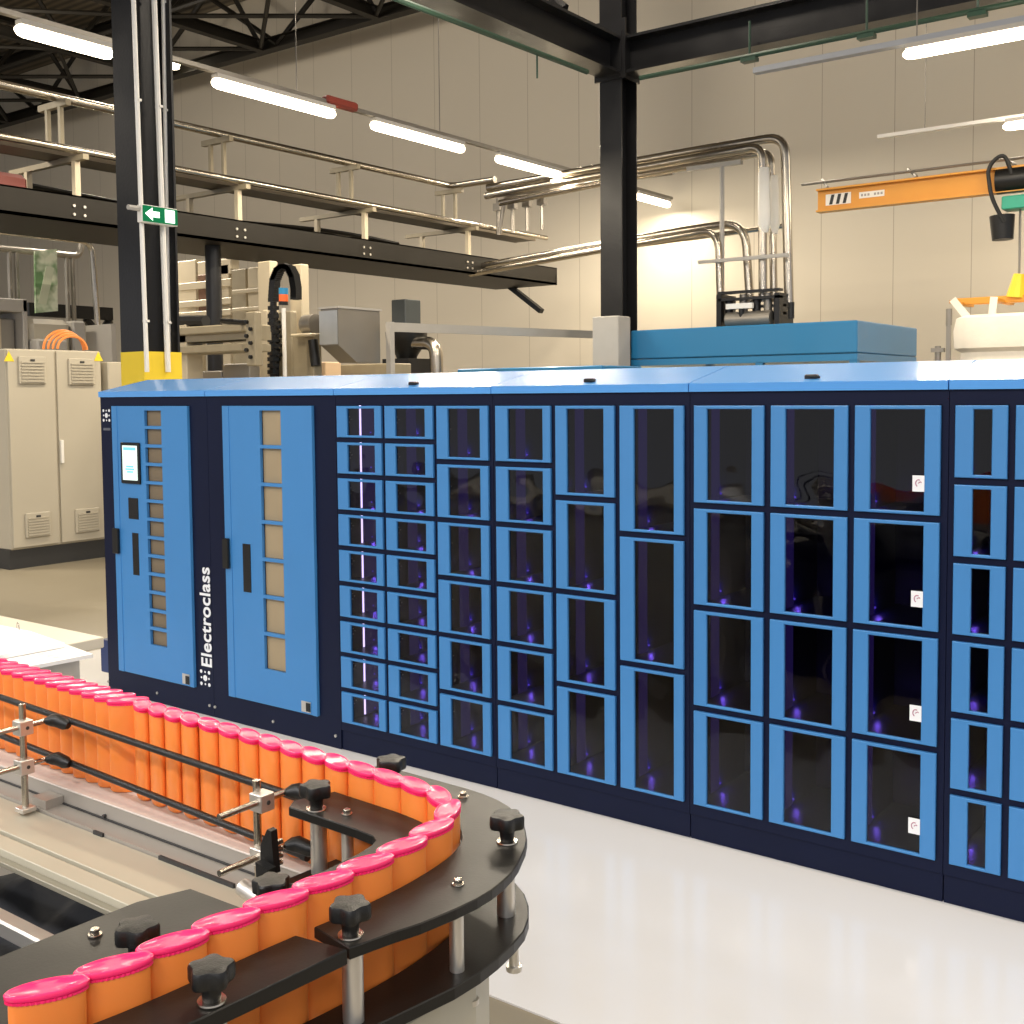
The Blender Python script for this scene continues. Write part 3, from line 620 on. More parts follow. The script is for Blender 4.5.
MB().box(*mbox(247, 268, 260, 330, 9.2, .5, 0)).build('end_panel', BEIGE, t)
for y in (290, 308): MB().box(*mbox(231, y, 260, y+2, 9.14, .05)).build('rib', BEIGE, t)
t = thing('beige_spindle_column', 'beige spindle column with black cable chain and motor parts', 'machine', (onY(275, 300, 7.8).x, 7.8, 0))
MB().box(*mbox(257, 262, 271, 320, 7.9, .4, 0)).build('column_body', BEIGE, t)
MB().box(*mbox(262, 310, 268, 372, 7.8, .1, 0)).build('edge_rail', BEIGE, t)
MB().box(*mbox(268, 312, 276, 372, 7.8, .2, 0)).build('bellows', BLK, t)
MB().box(*mbox(289, 265, 302, 315, 8.1, .4, 0)).build('rear_column', BEIGE, t)
MB().box(*mbox(276, 312, 292, 365, 7.85, .3, 0)).build('front_plate', BEIGE2, t)
for k in range(9):
    a = onY(278.5+(k % 2)*3, 322+k*4.7, 7.84); MB().tube([(a.x, 7.86, a.z), (a.x, 7.80, a.z)], .02, 8).build('socket', BLK, t)
pts = [onY(x, y, 7.7) for x, y in ((273, 372), (273, 340), (273.5, 300), (275, 280), (279, 270), (284, 266), (290, 268), (294, 276), (296, 288), (296, 300))]
q = MB().tube(fillet(pts, .1), .035, 8)
for i in range(len(pts)-1):
    for k in range(5): w_ = pts[i].lerp(pts[i+1], k/5); q.box(w_.x-.04, w_.x+.04, 7.66, 7.74, w_.z-.02, w_.z+.02)
q.build('cable_chain', BLK, t)
MB().box(*mbox(292, 334, 314, 362, 7.7, .4, 0)).build('lower_housing', BEIGE2, t)
MB().box(*mbox(290, 334, 310, 336, 7.6, .3)).build('shelf_edge', BEIGE, t)
MB().tube([onY(306, 325, 7.75), onY(316, 324, 7.75)], .10, 14).build('motor', GREYM, t, smooth=True)
MB().tube([onY(313, 340, 7.7), onY(316, 366, 7.7)], .05, 10).build('spindle', BLK, t, smooth=True)
t = thing('signal_tower', 'blue and orange signal light on a thin pale pole', 'signal light', onY(284, 372, 7.4))
a = onY(283.5, 305, 7.4); MB().tube([(a.x, 7.4, 0), (a.x, 7.4, a.z-.03)], .02, 8).build('pole', WHITE, t, smooth=True)
for (v0, v1, m_, n_) in ((305, 301.5, BLK, 'base'), (301.5, 294.5, mat('orange_lens', (.85, .15, .03), .3), 'orange_lens'), (294.5, 288, mat('blue_lens', (.03, .25, .5), .3), 'blue_lens')):
    MB().tube([onY(283.5, v0, 7.4), onY(283.5, v1, 7.4)], .045, 14).build(n_, m_, t, smooth=True)
t = thing('gantry_arm', 'worn beige gantry arm with a carriage behind the left lockers', 'machine', onY(210, 370, 6.9))
a0, a1 = onY(178, 325, 6.9), onY(247, 359, 6.9)
b = MB(); b.box(a0.x, a1.x, 6.9, 7.2, onY(210, 341, 6.9).z, onY(210, 333, 6.9).z)
for v in (326, 345): b.box(a0.x+.05, a1.x, 6.84, 7.2, onY(210, v+8, 6.9).z, onY(210, v, 6.9).z, 0, .01)
b.build('beam', BEIGE2, t)
MB().box(a0.x-.02, a0.x+.12, 6.9, 7.1, 0, a0.z, 0, .01).build('leg', BEIGE, t)
MB().box(*mbox(245, 312, 256, 366, 6.8, .3)).build('carriage', BEIGE2, t)
for k in range(6):
    a = onY(247.5+(k % 2)*4, 322+k*7, 6.8); MB().tube([(a.x, 6.82, a.z), (a.x, 6.775, a.z)], .018, 8).build('bolt', BLK, t)
MB().tube([onY(222, 321, 6.85), onY(250, 323, 6.85)], .025, 8).build('hydraulic_pipe', BLK, t)
MB().tube([onY(176, 321, 6.95), onY(206, 321, 6.95)], .055, 8).build('hose', RUBBER, t)
tag(MB().box(*mbox(176, 372, 222, 400, 7.3, .5, 0)).build('grey_work_bench', GREYM), 'low grey bench under the gantry arm', 'bench')
tag(MB().box(*mbox(222, 364, 250, 400, 7.3, .5, 0)).build('grey_machine_block', GREYM), 'grey block below the carriage of the gantry arm', 'machine')
tag(MB().box(*mbox(258, 364, 326, 400, 8.9, .9, 0)).build('beige_base_cabinet', mat('peach_paint', (.58, .42, .27), .5)), 'peach beige base cabinet under the spindle column', 'cabinet')
tag(MB().box(*mbox(332, 365, 392, 400, 9.3, 1.2, 0)).build('beige_base_cabinet', BEIGE2), 'beige base cabinet carrying the grey hopper', 'cabinet')
# hopper
hc = P(338, 308, 10.6); XH = hc.x
def hx_(px, py): return onX(px, py, XH)
z_t, z_m = hc.z, hx_(338, 345).z; yA, yB = hc.y, hx_(380, 335).y; yS = hx_(357, 363).y; z_b = hx_(380, 363).z; xL = onY(321, 330, yA).x
t = thing('grey_hopper', 'large grey sheet metal hopper with a slanted underside', 'hopper', (XH-.2, (yA+yB)/2, z_b))
MB().prism3([(XH, yA, z_t), (XH, yB, z_t), (XH, yB, z_b), (XH, yS, z_b), (XH, yA, z_m)], (xL-XH, 0, 0)).build('hopper_body', GREYM, t)
MB().box(xL-.01, XH-.01, yA-.012, yA-.001, z_m+.01, z_t-.02).build('front_panel', mat('galvanised', (.42, .44, .46), .35, .5, noise=.15, nscale=5), t)
MB().box(xL-.015, XH+.015, yA-.015, yB+.015, z_t, z_t+.02).build('rim', GREYP, t)
# dark funnel unit
YF = 10.6
a, c = onY(391, 300, YF), onY(405.6, 325, YF)
yE = onX(421, 312, c.x).y
t = thing('dust_extractor', 'dark grey box over a black funnel with a silver elbow duct', 'extractor', (c.x-.1, YF+.2, 0))
MB().box(a.x, c.x, YF, yE, c.z, a.z, 0, .01).build('top_box', mat('dark_slate_paint', (.035, .042, .045), .5), t)
mx_, my_ = (a.x+c.x)/2, (YF+yE)/2
MB().lathe([(.10, -.5), (.14, -.38), (.26, -.2), (.27, -.08), (.2, 0)], (mx_, my_, c.z), 18).build('funnel', BLK, t, smooth=True)
MB().box(mx_-.22, mx_+.22, my_-.22, my_+.22, 0, c.z-.42).build('stand', DKSTEEL, t)
MB().tube(fillet([onY(415, 343, YF+.1), onY(436, 343, YF+.1), onY(437, 400, YF+.1)], .22), .085, 14).build('elbow_duct', STEEL, t, smooth=True)

# ------------------------------------------------------------------ vending lockers
DF = 3.5167
D = DF+.012
ZT, ZB = 1.5557, .136
MODX = [-5.376, -4.482, -3.592, -2.7115, -1.840, -.962, -.082]
GAPS = .020
def roof_panel(t, x0, x1):
    prof = [(D-.012, 1.603), (D-.012, 1.632), (D+.30, 1.698), (D+.86, 1.698), (D+.86, 1.603)]
    MB().prism3([(x0+.002, y, z) for y, z in prof], (x1-x0-.004, 0, 0)).build('roof_panel', BLUEROOF, t)
    xc = x0+(x1-x0)*.34
def screw(t, px, py):
    a = onY(px, py, D-.004); MB().tube([(a.x, D+.004, a.z), (a.x, D-.006, a.z)], .007, 10).build('screw', BSTEEL, t, smooth=True)
def locker_module(x0, x1, cols, label, first_white=False, sticker_col=None):
    t = thing('locker_unit', label, 'locker', ((x0+x1)/2, D+.42, .005), 'blue locker units of the vending wall')
    yb = D+.84; cc = MB()
    cc.box(x0+.001, x0+.012, D+.02, yb, .095, 1.603); cc.box(x1-.012, x1-.001, D+.02, yb, .095, 1.603)
    cc.box(x0+.001, x1-.001, yb-.012, yb, .095, 1.603); cc.box(x0+.001, x1-.001, D+.02, yb, 1.59, 1.603); cc.box(x0+.001, x1-.001, D+.02, yb, .095, .107)
    fr = MB()   # front frame bars
    fr.box(x0+.001, x1-.001, D+.0, D+.02, ZT+.001, 1.603); fr.box(x0+.001, x1-.001, D, D+.02, .095, ZB-.001)
    edges = [x0+.001]+[v for c in cols for v in (c[0], c[1])]+[x1-.001]
    for i in range(0, len(edges), 2): fr.box(edges[i], edges[i+1], D, D+.02, ZB-.001, ZT+.001)
    back = D+.42
    lst = []
    for ci, (c0, c1, n, g0, g1) in enumerate(cols):
        h = (ZT-ZB-(n-1)*GAPS)/n; w = c1-c0
        # compartment walls
        cc.box(c0-.006, c0-.002, D+.02, back, ZB, ZT); cc.box(c1+.002, c1+.006, D+.02, back, ZB, ZT); cc.box(c0-.002, c1+.002, back, back+.004, ZB, ZT)
        for k in range(n):
            z0 = ZB+k*(h+GAPS); z1 = z0+h
            if k: fr.box(c0, c1, D, D+.02, z0-GAPS, z0); 
            cc.box(c0-.002, c1+.002, D+.02, back, z0-.014, z0-.006)
            mt = .0105
            d = MB().ring(c0+.0015, c1-.0015, z0+.001, z1-.001, c0+w*g0, c0+w*g1, z0+mt, z1-mt-.002, D-.013, D+.0, .0025).build('locker_door', BLUE, t)
            gl = MB().box(c0+w*g0-.004, c0+w*g1+.004, D-.0035, D-.0005, z0+mt-.004, z1-mt+.002).build('door_glass', GLASS, d)
            if sticker_col == ci:
                s1 = c0+w*g1+.002; s0 = s1-.036*1.0; sz = z0+h*.215
                q = MB().box(s0, s1, D-.0155, D-.0135, sz, sz+.050)
                q.build('sticker', WHITEP, d)
                arc = [(s0+.019+.009*math.cos(a_), D-.0165, sz+.026+.011*math.sin(a_)) for a_ in [PI*(.35+1.0*j/8) for j in range(9)]]
                MB().tube(arc, .0016, 5).tube([(s0+.018, D-.0165, sz+.026), (s0+.025, D-.0165, sz+.031), (s0+.028, D-.0165, sz+.028)], .0015, 5).build('sticker_mark', PINKP, d)
            for j in range(3): fr.box(c0-.0018, c0+.0, D+.07+.012*(j % 2), D+.074+.012*(j % 2), z0+h*(.45+.09*j), z0+h*(.45+.09*j)+.004, 1)  # steel specks stand in for reflections of the lock screws
            # the little lamp at the bottom rear corner
            zl_ = z0+.012; dd = .20
            MB().box(c0-.0015, c0+.003, D+dd, D+dd+.006, zl_, zl_+.006).build('led_spot', LEDS, t)
            pl = bpy.data.lights.new('led_glow', 'POINT'); pl.energy = .10; pl.color = (.22, .12, 1); pl.shadow_soft_size = .006
            po = bpy.data.objects.new('led_glow', pl); COL.objects.link(po); po.location = (c0+.014, D+dd, zl_+.01)
        if first_white and ci == 0:
            MB().box(c0-.0015, c0+.002, D+.135, D+.143, ZB, ZT).build('led_strip', LEDW, t)
            MB().box(c0-.0018, c0+.0005, D+.143, D+.25, ZB, ZT).build('violet_wall_glow', LEDV, t)  # glowing sheet stands in for violet light on the side wall
        else:
            MB().box(c0-.0015, c0+.002, D+.13, D+.19 if w > .2 else D+.15, ZB, ZT).build('led_strip', LEDV, t)
    cc.build('carcass', NAVYIN, t); fr.build('front_frame', [NAVY, BSTEEL], t)
    MB().box(x0+.002, x1-.002, D+.006, yb, .005, .092).build('plinth', NAVY, t)
    roof_panel(t, x0, x1); return t
def latch(t, px, py):
    a = onY(px, py, D+.05); z = 1.632+.066*(.062/.312)
    MB().box(a.x-.022, a.x+.022, D+.035, D+.06, z-.008, z+.012, 0, .004).tube([(a.x, D+.03, z+.004), (a.x+.035, D+.03, z+.002)], .004, 6).build('roof_latch', BLK, t)
m3 = locker_module(MODX[2], MODX[3], [(-3.577, -3.307, 9, .24, .85), (-3.289, -3.017, 9, .226, .837), (-2.999, -2.729, 6, .226, .846)],
    'blue locker unit with white lit first column, next to the plain doors', True)
m4 = locker_module(MODX[3], MODX[4], [(-2.694, -2.427, 6, .23, .858), (-2.407, -2.143, 4, .20, .82), (-2.123, -1.859, 3, .23, .85)],
    'blue locker unit of six, four and three door columns')
m5 = locker_module(MODX[4], MODX[5], [(-1.821, -1.558, 4, .194, .83), (-1.536, -1.271, 4, .2, .825), (-1.251, -.983, 4, .19, .82)],
    'blue locker unit with white square stickers on its right doors', sticker_col=2)
cl = []; x = -.943
for k in range(5): cl.append((x, x+.152, 6, .354, .706)); x += .171
m6 = locker_module(MODX[5], MODX[6], cl, 'blue locker unit with narrow windows at the right edge')
latch(m3, 414, 386); latch(m4, 590, 384); latch(m5, 812, 380)

def front(px, py): a = onY(px, py, DF); return a.x, a.z
def door_module(x0, x1, label, dx0, dx1, dzb, win, nwin, wz):
    t = thing('locker_unit', label, 'locker', ((x0+x1)/2, D+.42, .005), 'blue locker units of the vending wall')
    yb = D+.84; b = MB()
    b.box(x0+.001, x0+.02, D+.0, yb, .005, 1.603); b.box(x1-.02, x1-.001, D, yb, .005, 1.603); b.box(x0+.02, x1-.02, yb-.02, yb, .005, 1.603); b.box(x0+.02, x1-.02, D+.03, yb-.02, .1, 1.6)
    b.build('carcass', NAVY, t)
    fr = MB(); fr.box(x0+.02, dx0, D, D+.03, .005, 1.603); fr.box(dx1, x1-.02, D, D+.03, .005, 1.603); fr.box(dx0, dx1, D, D+.03, ZT+.002, 1.603); fr.box(dx0, dx1, D, D+.03, .005, dzb-.004)
    fr.build('front_frame', NAVY, t)
    (w0, w1) = win; (wt, wb) = wz
    d = MB(); y0, y1 = D-.012, D+.004
    d.box(dx0+.002, w0, y0, y1, dzb, ZT); d.box(w1, dx1-.002, y0, y1, dzb, ZT); d.box(w0, w1, y0, y1, wt, ZT); d.box(w0, w1, y0, y1, dzb, wb)
    bar = .016; h = (wt-wb-(nwin-1)*bar)/nwin
    for k in range(1, nwin): z = wb+k*(h+bar)-bar; d.box(w0, w1, y0, y1, z, z+bar)
    d.box(dx0+.002, dx0+.048, y0-.003, y0, dzb, ZT, 0); d.box(dx1-.03, dx1-.002, y0-.003, y0, dzb, ZT, 0)
    dd = d.build('door', BLUE, t)
    for k in range(nwin): z = wb+k*(h+bar); MB().box(w0, w1, y1+.004, y1+.008, z, z+h).build('window_panel', TAN if nwin > 8 else TAN2, dd)
    roof_panel(t, x0, x1); return t, dd
TAN2 = mat('light_tan_board', (.36, .28, .17), .55, noise=.07, nscale=9)
# unit 1
dx0, dx1 = front(112.3, 420)[0]-.004, front(187.3, 420)[0]+.004; 
dzb = .136
w0, w1 = front(144.3, 420)[0], front(161, 420)[0]; wt = front(152, 410.5)[1]; wb = front(158, 646)[1]
m1, d1 = door_module(MODX[0], MODX[1], 'blue control unit with touch screen and small tan windows, leftmost', dx0, dx1, dzb, (w0, w1), 13, (wt, wb))
def fbox(px0, py0, px1, py1, y0, y1, name, m_, par, c=0):
    a = onY(px0, (py0+py1)/2, DF).x; e = onY(px1, (py0+py1)/2, DF).x; xm_ = (px0+px1)/2
    return MB().box(a, e, y0, y1, onY(xm_, py1, DF).z, onY(xm_, py0, DF).z, 0, c).build(name, m_, par)
YD = D-.012
s = fbox(122.5, 442.5, 141, 483.5, YD-.012, YD, 'touch_screen', BLK, d1, .003)
xa_, za_ = front(124.5, 447); xb_, zb_ = front(139.5, 480)
xa_, xb_ = front(124.8, 463)[0], front(139.2, 463)[0]
MB().box(xa_, xb_, YD-.0135, YD-.012, front(132, 480)[1], front(131, 445.5)[1]).build('display', SCREEN, s)
zc = front(132, 465)[1]
q = MB()
for k, (l, r_) in enumerate(((.25, .75), (.2, .8), (.3, .72))): q.box(xa_+(xb_-xa_)*l, xa_+(xb_-xa_)*r_, YD-.0145, YD-.0135, zc-.012-k*.014, zc-.003-k*.014)
q.box(xa_+.01, xb_-.01, YD-.0145, YD-.0135, front(131, 449)[1]-.006, front(131, 448)[1]+.004); q.build('display_text', SCREENC, s)
fbox(129, 498, 138.5, 519, YD-.004, YD, 'card_reader', BLK, d1, .001)
fbox(133, 533, 139, 575, YD-.002, YD, 'coin_slot', BLK, d1)
fbox(115.5, 528, 121, 553, YD-.022, YD-.006, 'door_latch', BLK, d1, .003)
fbox(183, 674, 190, 684, YD-.004, YD, 'lock_plate', BSTEEL, d1); fbox(186.5, 676, 190, 684, YD-.007, YD-.004, 'lock_slot', BLK, d1)
fbox(107, 647, 113, 690, D+.03, D+.3, 'x', DEEPBLUE, None) if False else None
b = MB().box(MODX[0]-.10, MODX[0]+.0005, D+.02, D+.5, .09, .27, 0, .004); b.build('side_box', DEEPBLUE, m1)
# dotted logo at top left
def logo(px, py, s, m_, par, vert=False):
    cx_, cz_ = front(px, py); pat = [(-2, 2, 1), (2, 2, 1), (-2, -2, 1), (2, -2, 1), (0, 0, 1.7), (0, 2, .6), (0, -2, .6), (-1.9, 0, .6), (1.9, 0, .6)]
    b = MB()
    for u, v, k in pat: b.tube([(cx_+u*s, D-.0008, cz_+v*s), (cx_+u*s, D-.002, cz_+v*s)], s*.62*k, 8)
    return b.build('logo', m_, par)
o1 = logo(104.6, 415.5, .013, WHITEP, m1)
fbox(101.5, 428, 108.5, 430.5, D-.0012, D, 'logo_caption', DKGREYP, m1)
# unit 2
dx0, dx1 = -4.352, -3.728
w0, w1 = front(259.8, 440)[0], front(281.0, 440)[0]; wt = front(270, 410.5)[1]; wb = front(275, 671)[1]
m2, d2 = door_module(MODX[1], MODX[2], 'plain blue door unit with seven tan windows beside the lettering', dx0, dx1, dzb, (w0, w1), 7, (wt, wb))
fbox(243.5, 544, 251, 592, YD-.003, YD, 'coin_slot', BLK, d2)
fbox(225.5, 538, 231, 568, YD-.022, YD-.006, 'door_latch', BLK, d2, .003)
fbox(302, 701.5, 311, 712, YD-.004, YD, 'lock_plate', BSTEEL, d2); fbox(307, 703, 311, 711.5, YD-.007, YD-.004, 'lock_slot', BLK, d2)
for t_, q in ((m1, (108, 681.5)), (m1, (157, 693)), (m2, (209.5, 705.5)), (m2, (214.8, 707)), (m2, (273, 721.5)), (m2, (335.5, 736))): screw(t_, *q)
# lettering running upward on the navy post between the doors
fc = bpy.data.curves.new('lettering', 'FONT'); fc.body = 'Electroclass'; fc.size = 1; fc.extrude = .01; fc.offset = .018; fc.space_character = 1.04
fo = bpy.data.objects.new('lettering_tmp', fc); COL.objects.link(fo); bpy.context.view_layer.update()
me = bpy.data.meshes.new_from_object(fo.evaluated_get(bpy.context.evaluated_depsgraph_get())); COL.objects.unlink(fo); bpy.data.objects.remove(fo)
me.name = 'lettering'; xs_ = [v.co.x for v in me.vertices]; ys_ = [v.co.y for v in me.vertices]
zA, zB = front(205, 667)[1], front(203, 567.5)[1]; sc = (zB-zA)/(max(xs_)-min(xs_)); xbase = front(209.6, 640)[0]; wx_ = front(210, 640)[0]-front(199.5, 640)[0]
sy = wx_/(max(ys_)-min(ys_))
off = Vector(LOC[m1.name])
for v in me.vertices:
    X, Y_, Z_ = v.co; v.co = Vector((xbase-(Y_-min(ys_))*sy, D-.001-Z_*.1, zA+(X-min(xs_))*sc))-off
me.materials.clear(); me.materials.append(WHITEP)
lo = bpy.data.objects.new('lettering', me); COL.objects.link(lo); lo.parent = m1; lo['label'] = 'white Electroclass lettering'
logo(203.5, 678.5, .0155, WHITEP, m1)

# ------------------------------------------------------------------ conveyor in the foreground
ZP, ZL2, ZBELT, ZCAP = 1.085, .985, .972, 1.12
ctrl = [(-2.8455, 1.0674), (-2.3639, 1.0622), (-1.9178, 1.0571), (-1.5863, 1.0486), (-1.4396, 1.042), (-1.2925, 1.0383), (-1.1648, 1.0327), (-1.0566, 1.0272), (-0.968, 1.0228), (-0.9088, 1.0185), (-0.8615, 1.0073), (-0.8261, 0.9812), (-0.8065, 0.9413), (-0.798, 0.8835), (-0.7970, 0.8237), (-0.803, 0.7541), (-0.812, 0.6845), (-0.8173, 0.6248), (-0.8216, 0.5751), (-0.8288, 0.5254), (-0.8409, 0.4758), (-0.858, 0.4163), (-0.8752, 0.3469), (-0.8935, 0.2477)]
path = []
for i in range(1, len(ctrl)-2):
    p0, p1, p2, p3 = [Vector(c) for c in ctrl[i-1:i+3]]
    for k in range(40):
        t_ = k/40; path.append(.5*((2*p1)+(-p0+p2)*t_+(2*p0-5*p1+4*p2-p3)*t_*t_+(-p0+3*p1-3*p2+p3)*t_**3))
S = [0]
for i in range(1, len(path)): S.append(S[-1]+(path[i]-path[i-1]).length)
def at(s_):
    for i in range(1, len(path)):
        if S[i] >= s_:
            k = (s_-S[i-1])/(S[i]-S[i-1]); p = path[i-1].lerp(path[i], k); j0, j1 = max(0, i-8), min(len(path)-1, i+8); d_ = (path[j1]-path[j0]).normalized(); return p, d_
    return path[-1], (path[-1]-path[-9]).normalized()
def off_pts(o, cond):
    out = []
    for i in range(0, len(path), 6):
        j0, j1 = max(0, i-6), min(len(path)-1, i+6); d_ = (path[j1]-path[j0]).normalized(); nrm = Vector((-d_.y, d_.x))  # left of travel = outer side
        q = path[i]+nrm*o
        if cond(q): out.append((q.x, q.y))
    return out
# a tube (bottle) with its cap: built once around the origin
def stad(a, r_):   # oval outline
    return None
LONG, SHORT = .0610, .0258
def oval(q, r_, e=.72):
    return (r_*LONG/SHORT*math.copysign(abs(math.cos(q))**e, math.cos(q)), r_*math.copysign(abs(math.sin(q))**e, math.sin(q)))
H = ZCAP-ZBELT
proto = thing('orange_tube', 'p', 'tube', (0, 0, 0), 'g')
R_ = SHORT/2-.0003
MB().lathe([(R_*.9, 0), (R_, .003), (R_, H-.012), (R_*.985, H-.0085), (R_*.97, H-.0050)], (0, 0, 0), 36, fx=lambda q, r_: oval(q, r_, 1.0)).build('tube_body', ORANGE, proto, smooth=True)
cp = MB().lathe([(R_*1.0, H-.0054), (R_*1.08, H-.0048), (R_*1.10, H-.0040), (R_*1.10, H-.0010), (R_*1.07, H-.0002), (R_*.98, H), (R_*.90, H-.0010), (R_*.3, H-.0010)], (0, 0, 0), 44, fx=lambda q, r_: oval(q, r_, 1.0)).build('cap', PINK, proto, smooth=True)
def ribbed(q, r_): k = 1+.035*math.sin(44*q); return oval(q, r_*k, 1.0)
MB().lathe([(R_*1.0, H-.0082), (R_*1.045, H-.0078), (R_*1.045, H-.0056), (R_*1.0, H-.0054)], (0, 0, 0), 176, fx=ribbed).build('grip_ribs', PINK, cp, smooth=True)
slist = []
s_ = S[-1]-.03
# distance along the path where the far row begins to stand crosswise
def s_at_x(x): 
    for i, p in enumerate(path):
        if p.x > x and p.y > .98: return S[i]
sA, sB, sC = s_at_x(-1.515), s_at_x(-1.36), s_at_x(-1.02)
while s_ > .05:
    p, d_ = at(s_)
    if p.y < .93: pitch, rot = .0555, math.radians(-15)
    elif p.x > -.90: pitch, rot = .0500, math.radians(-12)
    elif s_ > sC: pitch, rot = .0485, math.radians(-12)
    elif s_ > sB: pitch, rot = .0462, math.radians(-20)
    elif s_ > sA: pitch, rot = .0415, math.radians(-25)
    else: pitch, rot = .037, math.radians(50)
    slist.append((s_, p, d_, rot, pitch)); s_ -= pitch
slist.reverse()
def inframe(p):
    v = Vector((p.x, p.y, 1.1))-CAM; z = v.dot(RF); return 512+FPX*v.dot(RX)/z, CY_-FPX*v.dot(RY)/z
vis = [e for e in slist if -25 < inframe(e[1])[0] < 1024 and inframe(e[1])[1] < 1060]
# the corner: where the path turns
far = [e for e in vis if e[1].y > .98 and e[1].x < -.85]; near = [e for e in vis if e not in far]
used = False
def put_tube(e, label, grp):
    global used
    p, d_, rot = e[1], e[2], e[3]; rz = math.atan2(d_.y, d_.x)+rot
    if not used:
        proto.location = (p.x, p.y, ZBELT+.0005); proto.rotation_euler = (0, 0, rz); proto['label'] = label; proto['group'] = grp; used = True; return
    dup(proto, (p.x, p.y, ZBELT+.0005), rz, label, grp)
for i, e in enumerate(far):
    put_tube(e, 'orange tube with pink cap, %s from the left in the far row' % ordn(i), 'orange tubes in the far straight row')
for i, e in enumerate(near[::-1]):
    put_tube(e, 'orange tube with pink cap, %s from the lower left in the near row' % ordn(i), 'orange tubes in the near row')

# plates
outer_in = off_pts(.0158, lambda q: q.x > -1.075 and q.y > .7245)
outer_out = [(-0.7318, 0.7243), (-0.7197, 0.77), (-0.7100, 0.8), (-0.7015, 0.8447), (-0.6982, 0.8745), (-.6985, .90), (-0.7019, 0.9244), (-0.7075, .947), (-0.7155, 0.9693), (-0.735, 1.0093), (-.7475, 1.03), (-0.7635, 1.0493), (-.7805, 1.068), (-0.8009, 1.0844), (-.824, 1.099), (-0.8502, 1.1095), (-.879, 1.116), (-0.9094, 1.119), (-1.0673, 1.1225)]
def plate(name, poly, z0, z1, par, c=.0012): return MB().prism(poly, z0, z1, 0, c).build(name, BLKPLATE, par)
cv = thing('conveyor', 'conveyor with black curved guide plates and beige bed carrying the orange tubes', 'conveyor', (-1.2, .9, 0))
plate('outer_guide_plate', outer_in+outer_out, ZP-.012, ZP, cv)
oi = off_pts(.0158, lambda q: q.y < .7215)
plate('outer_guide_plate', oi+[(oi[-1][0]+.075, oi[-1][1]), (-.7732, .4269), (-.7486, .5671), (-.7325, .7218)], ZP-.0155, ZP-.0005, cv)
inn = off_pts(-.0158, lambda q: q.x > -1.05 and q.y > .7265)
plate('inner_guide_plate', inn+[(-0.8742, 0.7263), (-0.8760, 0.82), (-0.878, 0.8856), (-0.882, 0.9105), (-0.8878, 0.9235), (-0.8996, 0.9315), (-0.9302, 0.9347), (-1.0506, 0.9384), (-1.0623, 0.9564)], ZP-.012, ZP, cv)
ii = off_pts(-.0158, lambda q: q.y < .720)
plate('inner_guide_plate', ii+[(-.99, ii[-1][1]), (-.9859, .5283), (-.9791, .6674), (-.9591, .719), (-.862, .722)], ZP-.0125, ZP-.0005, cv)
# lower plates
ZL_ = .995
lo_out = [(-.745, .36), (-.7305, .76), (-.7235, .80), (-.7135, .855), (-.7115, .895), (-.714, .93), (-.7195, .965), (-.728, .997), (-.741, 1.023), (-.759, 1.048), (-.782, 1.071), (-.808, 1.089), (-.85, 1.106), (-.91, 1.114), (-1.0673, 1.1175)]
plate('lower_plate', off_pts(.0158, lambda q: q.x > -1.075 and q.y < 9)+lo_out, ZL_-.014, ZL_, cv)
plate('lower_plate', off_pts(-.0158, lambda q: q.x > -1.05 and q.y < 9)+[(-.93, .30), (-.93, .70), (-.895, .71), (-.895, .88), (-.90, .90), (-.93, .92), (-1.05, .925)], ZL_-.014, ZL_, cv)
MB().prism(off_pts(.0145, lambda q: q.x > -.985)+off_pts(-.0145, lambda q: q.x > -.985)[::-1], ZBELT-.012, ZBELT-.0002).build('curve_belt', WHITE, cv)
hs = [(-1.05, .95), (-.95, .95), (-.93, .70), (-.93, .30), (-.785, .30), (-.772, .72), (-.760, .80), (-.755, .88), (-.762, .95), (-.79, 1.01), (-.84, 1.06), (-.92, 1.08), (-1.05, 1.085)]
MB().prism(hs, .80, .955, 0, .004).build('drive_housing', BEDPL, cv)
# knobs, bolts, spacer posts
def knob_mesh():
    return None
def star(q, r_): k = 1+.13*math.cos(5*q); return (r_*k*math.cos(q), r_*k*math.sin(q))
kn = None
def knob(x, y, z, label, rz):
    global kn
    if kn is None:
        kn = thing('star_knob', label, 'knob', (0, 0, 0), 'black star knobs on the conveyor plates')
        MB().lathe([(.0125, .016), (.0175, .0175), (.0185, .020), (.0185, .030), (.0172, .0325), (.010, .0335), (.004, .0335)], (0, 0, 0), 40, fx=star).build('grip', BLK, kn, smooth=True)
        MB().tube([(0, 0, .002), (0, 0, .018)], [.0078, .0095], 18).build('neck', BLK, kn, smooth=True)
        MB().lathe([(.0122, 0), (.0126, .0008), (.0122, .0022), (.009, .0024)], (0, 0, 0), 24).build('washer', STEEL, kn, smooth=True)
        kn.location = (x, y, z); kn.rotation_euler = (0, 0, rz); return
    dup(kn, (x, y, z), rz, label, 'black star knobs on the conveyor plates')
def hd(px, py, z=ZP+.026): a = onZ(px, py, z); return a.x, a.y
for (px, py), lb, rz in (((316, 789), 'black star knob on the inner plate tip beside the guide rods', .2), ((391, 763), 'black star knob on the far outer plate before the lockers', .9), ((507, 820), 'black star knob on the right round end of the outer plate', 1.6),
                     ((350, 909), 'black star knob on the outer plate beside the plate joint', .5), ((211, 972), 'black star knob on the outer plate nearest to the lower edge', 1.1), ((137, 931), 'black star knob on the inner plate half behind the pink caps', 2.0)):
    x, y = hd(px, py); knob(x, y, ZP, lb, rz)
bo = None
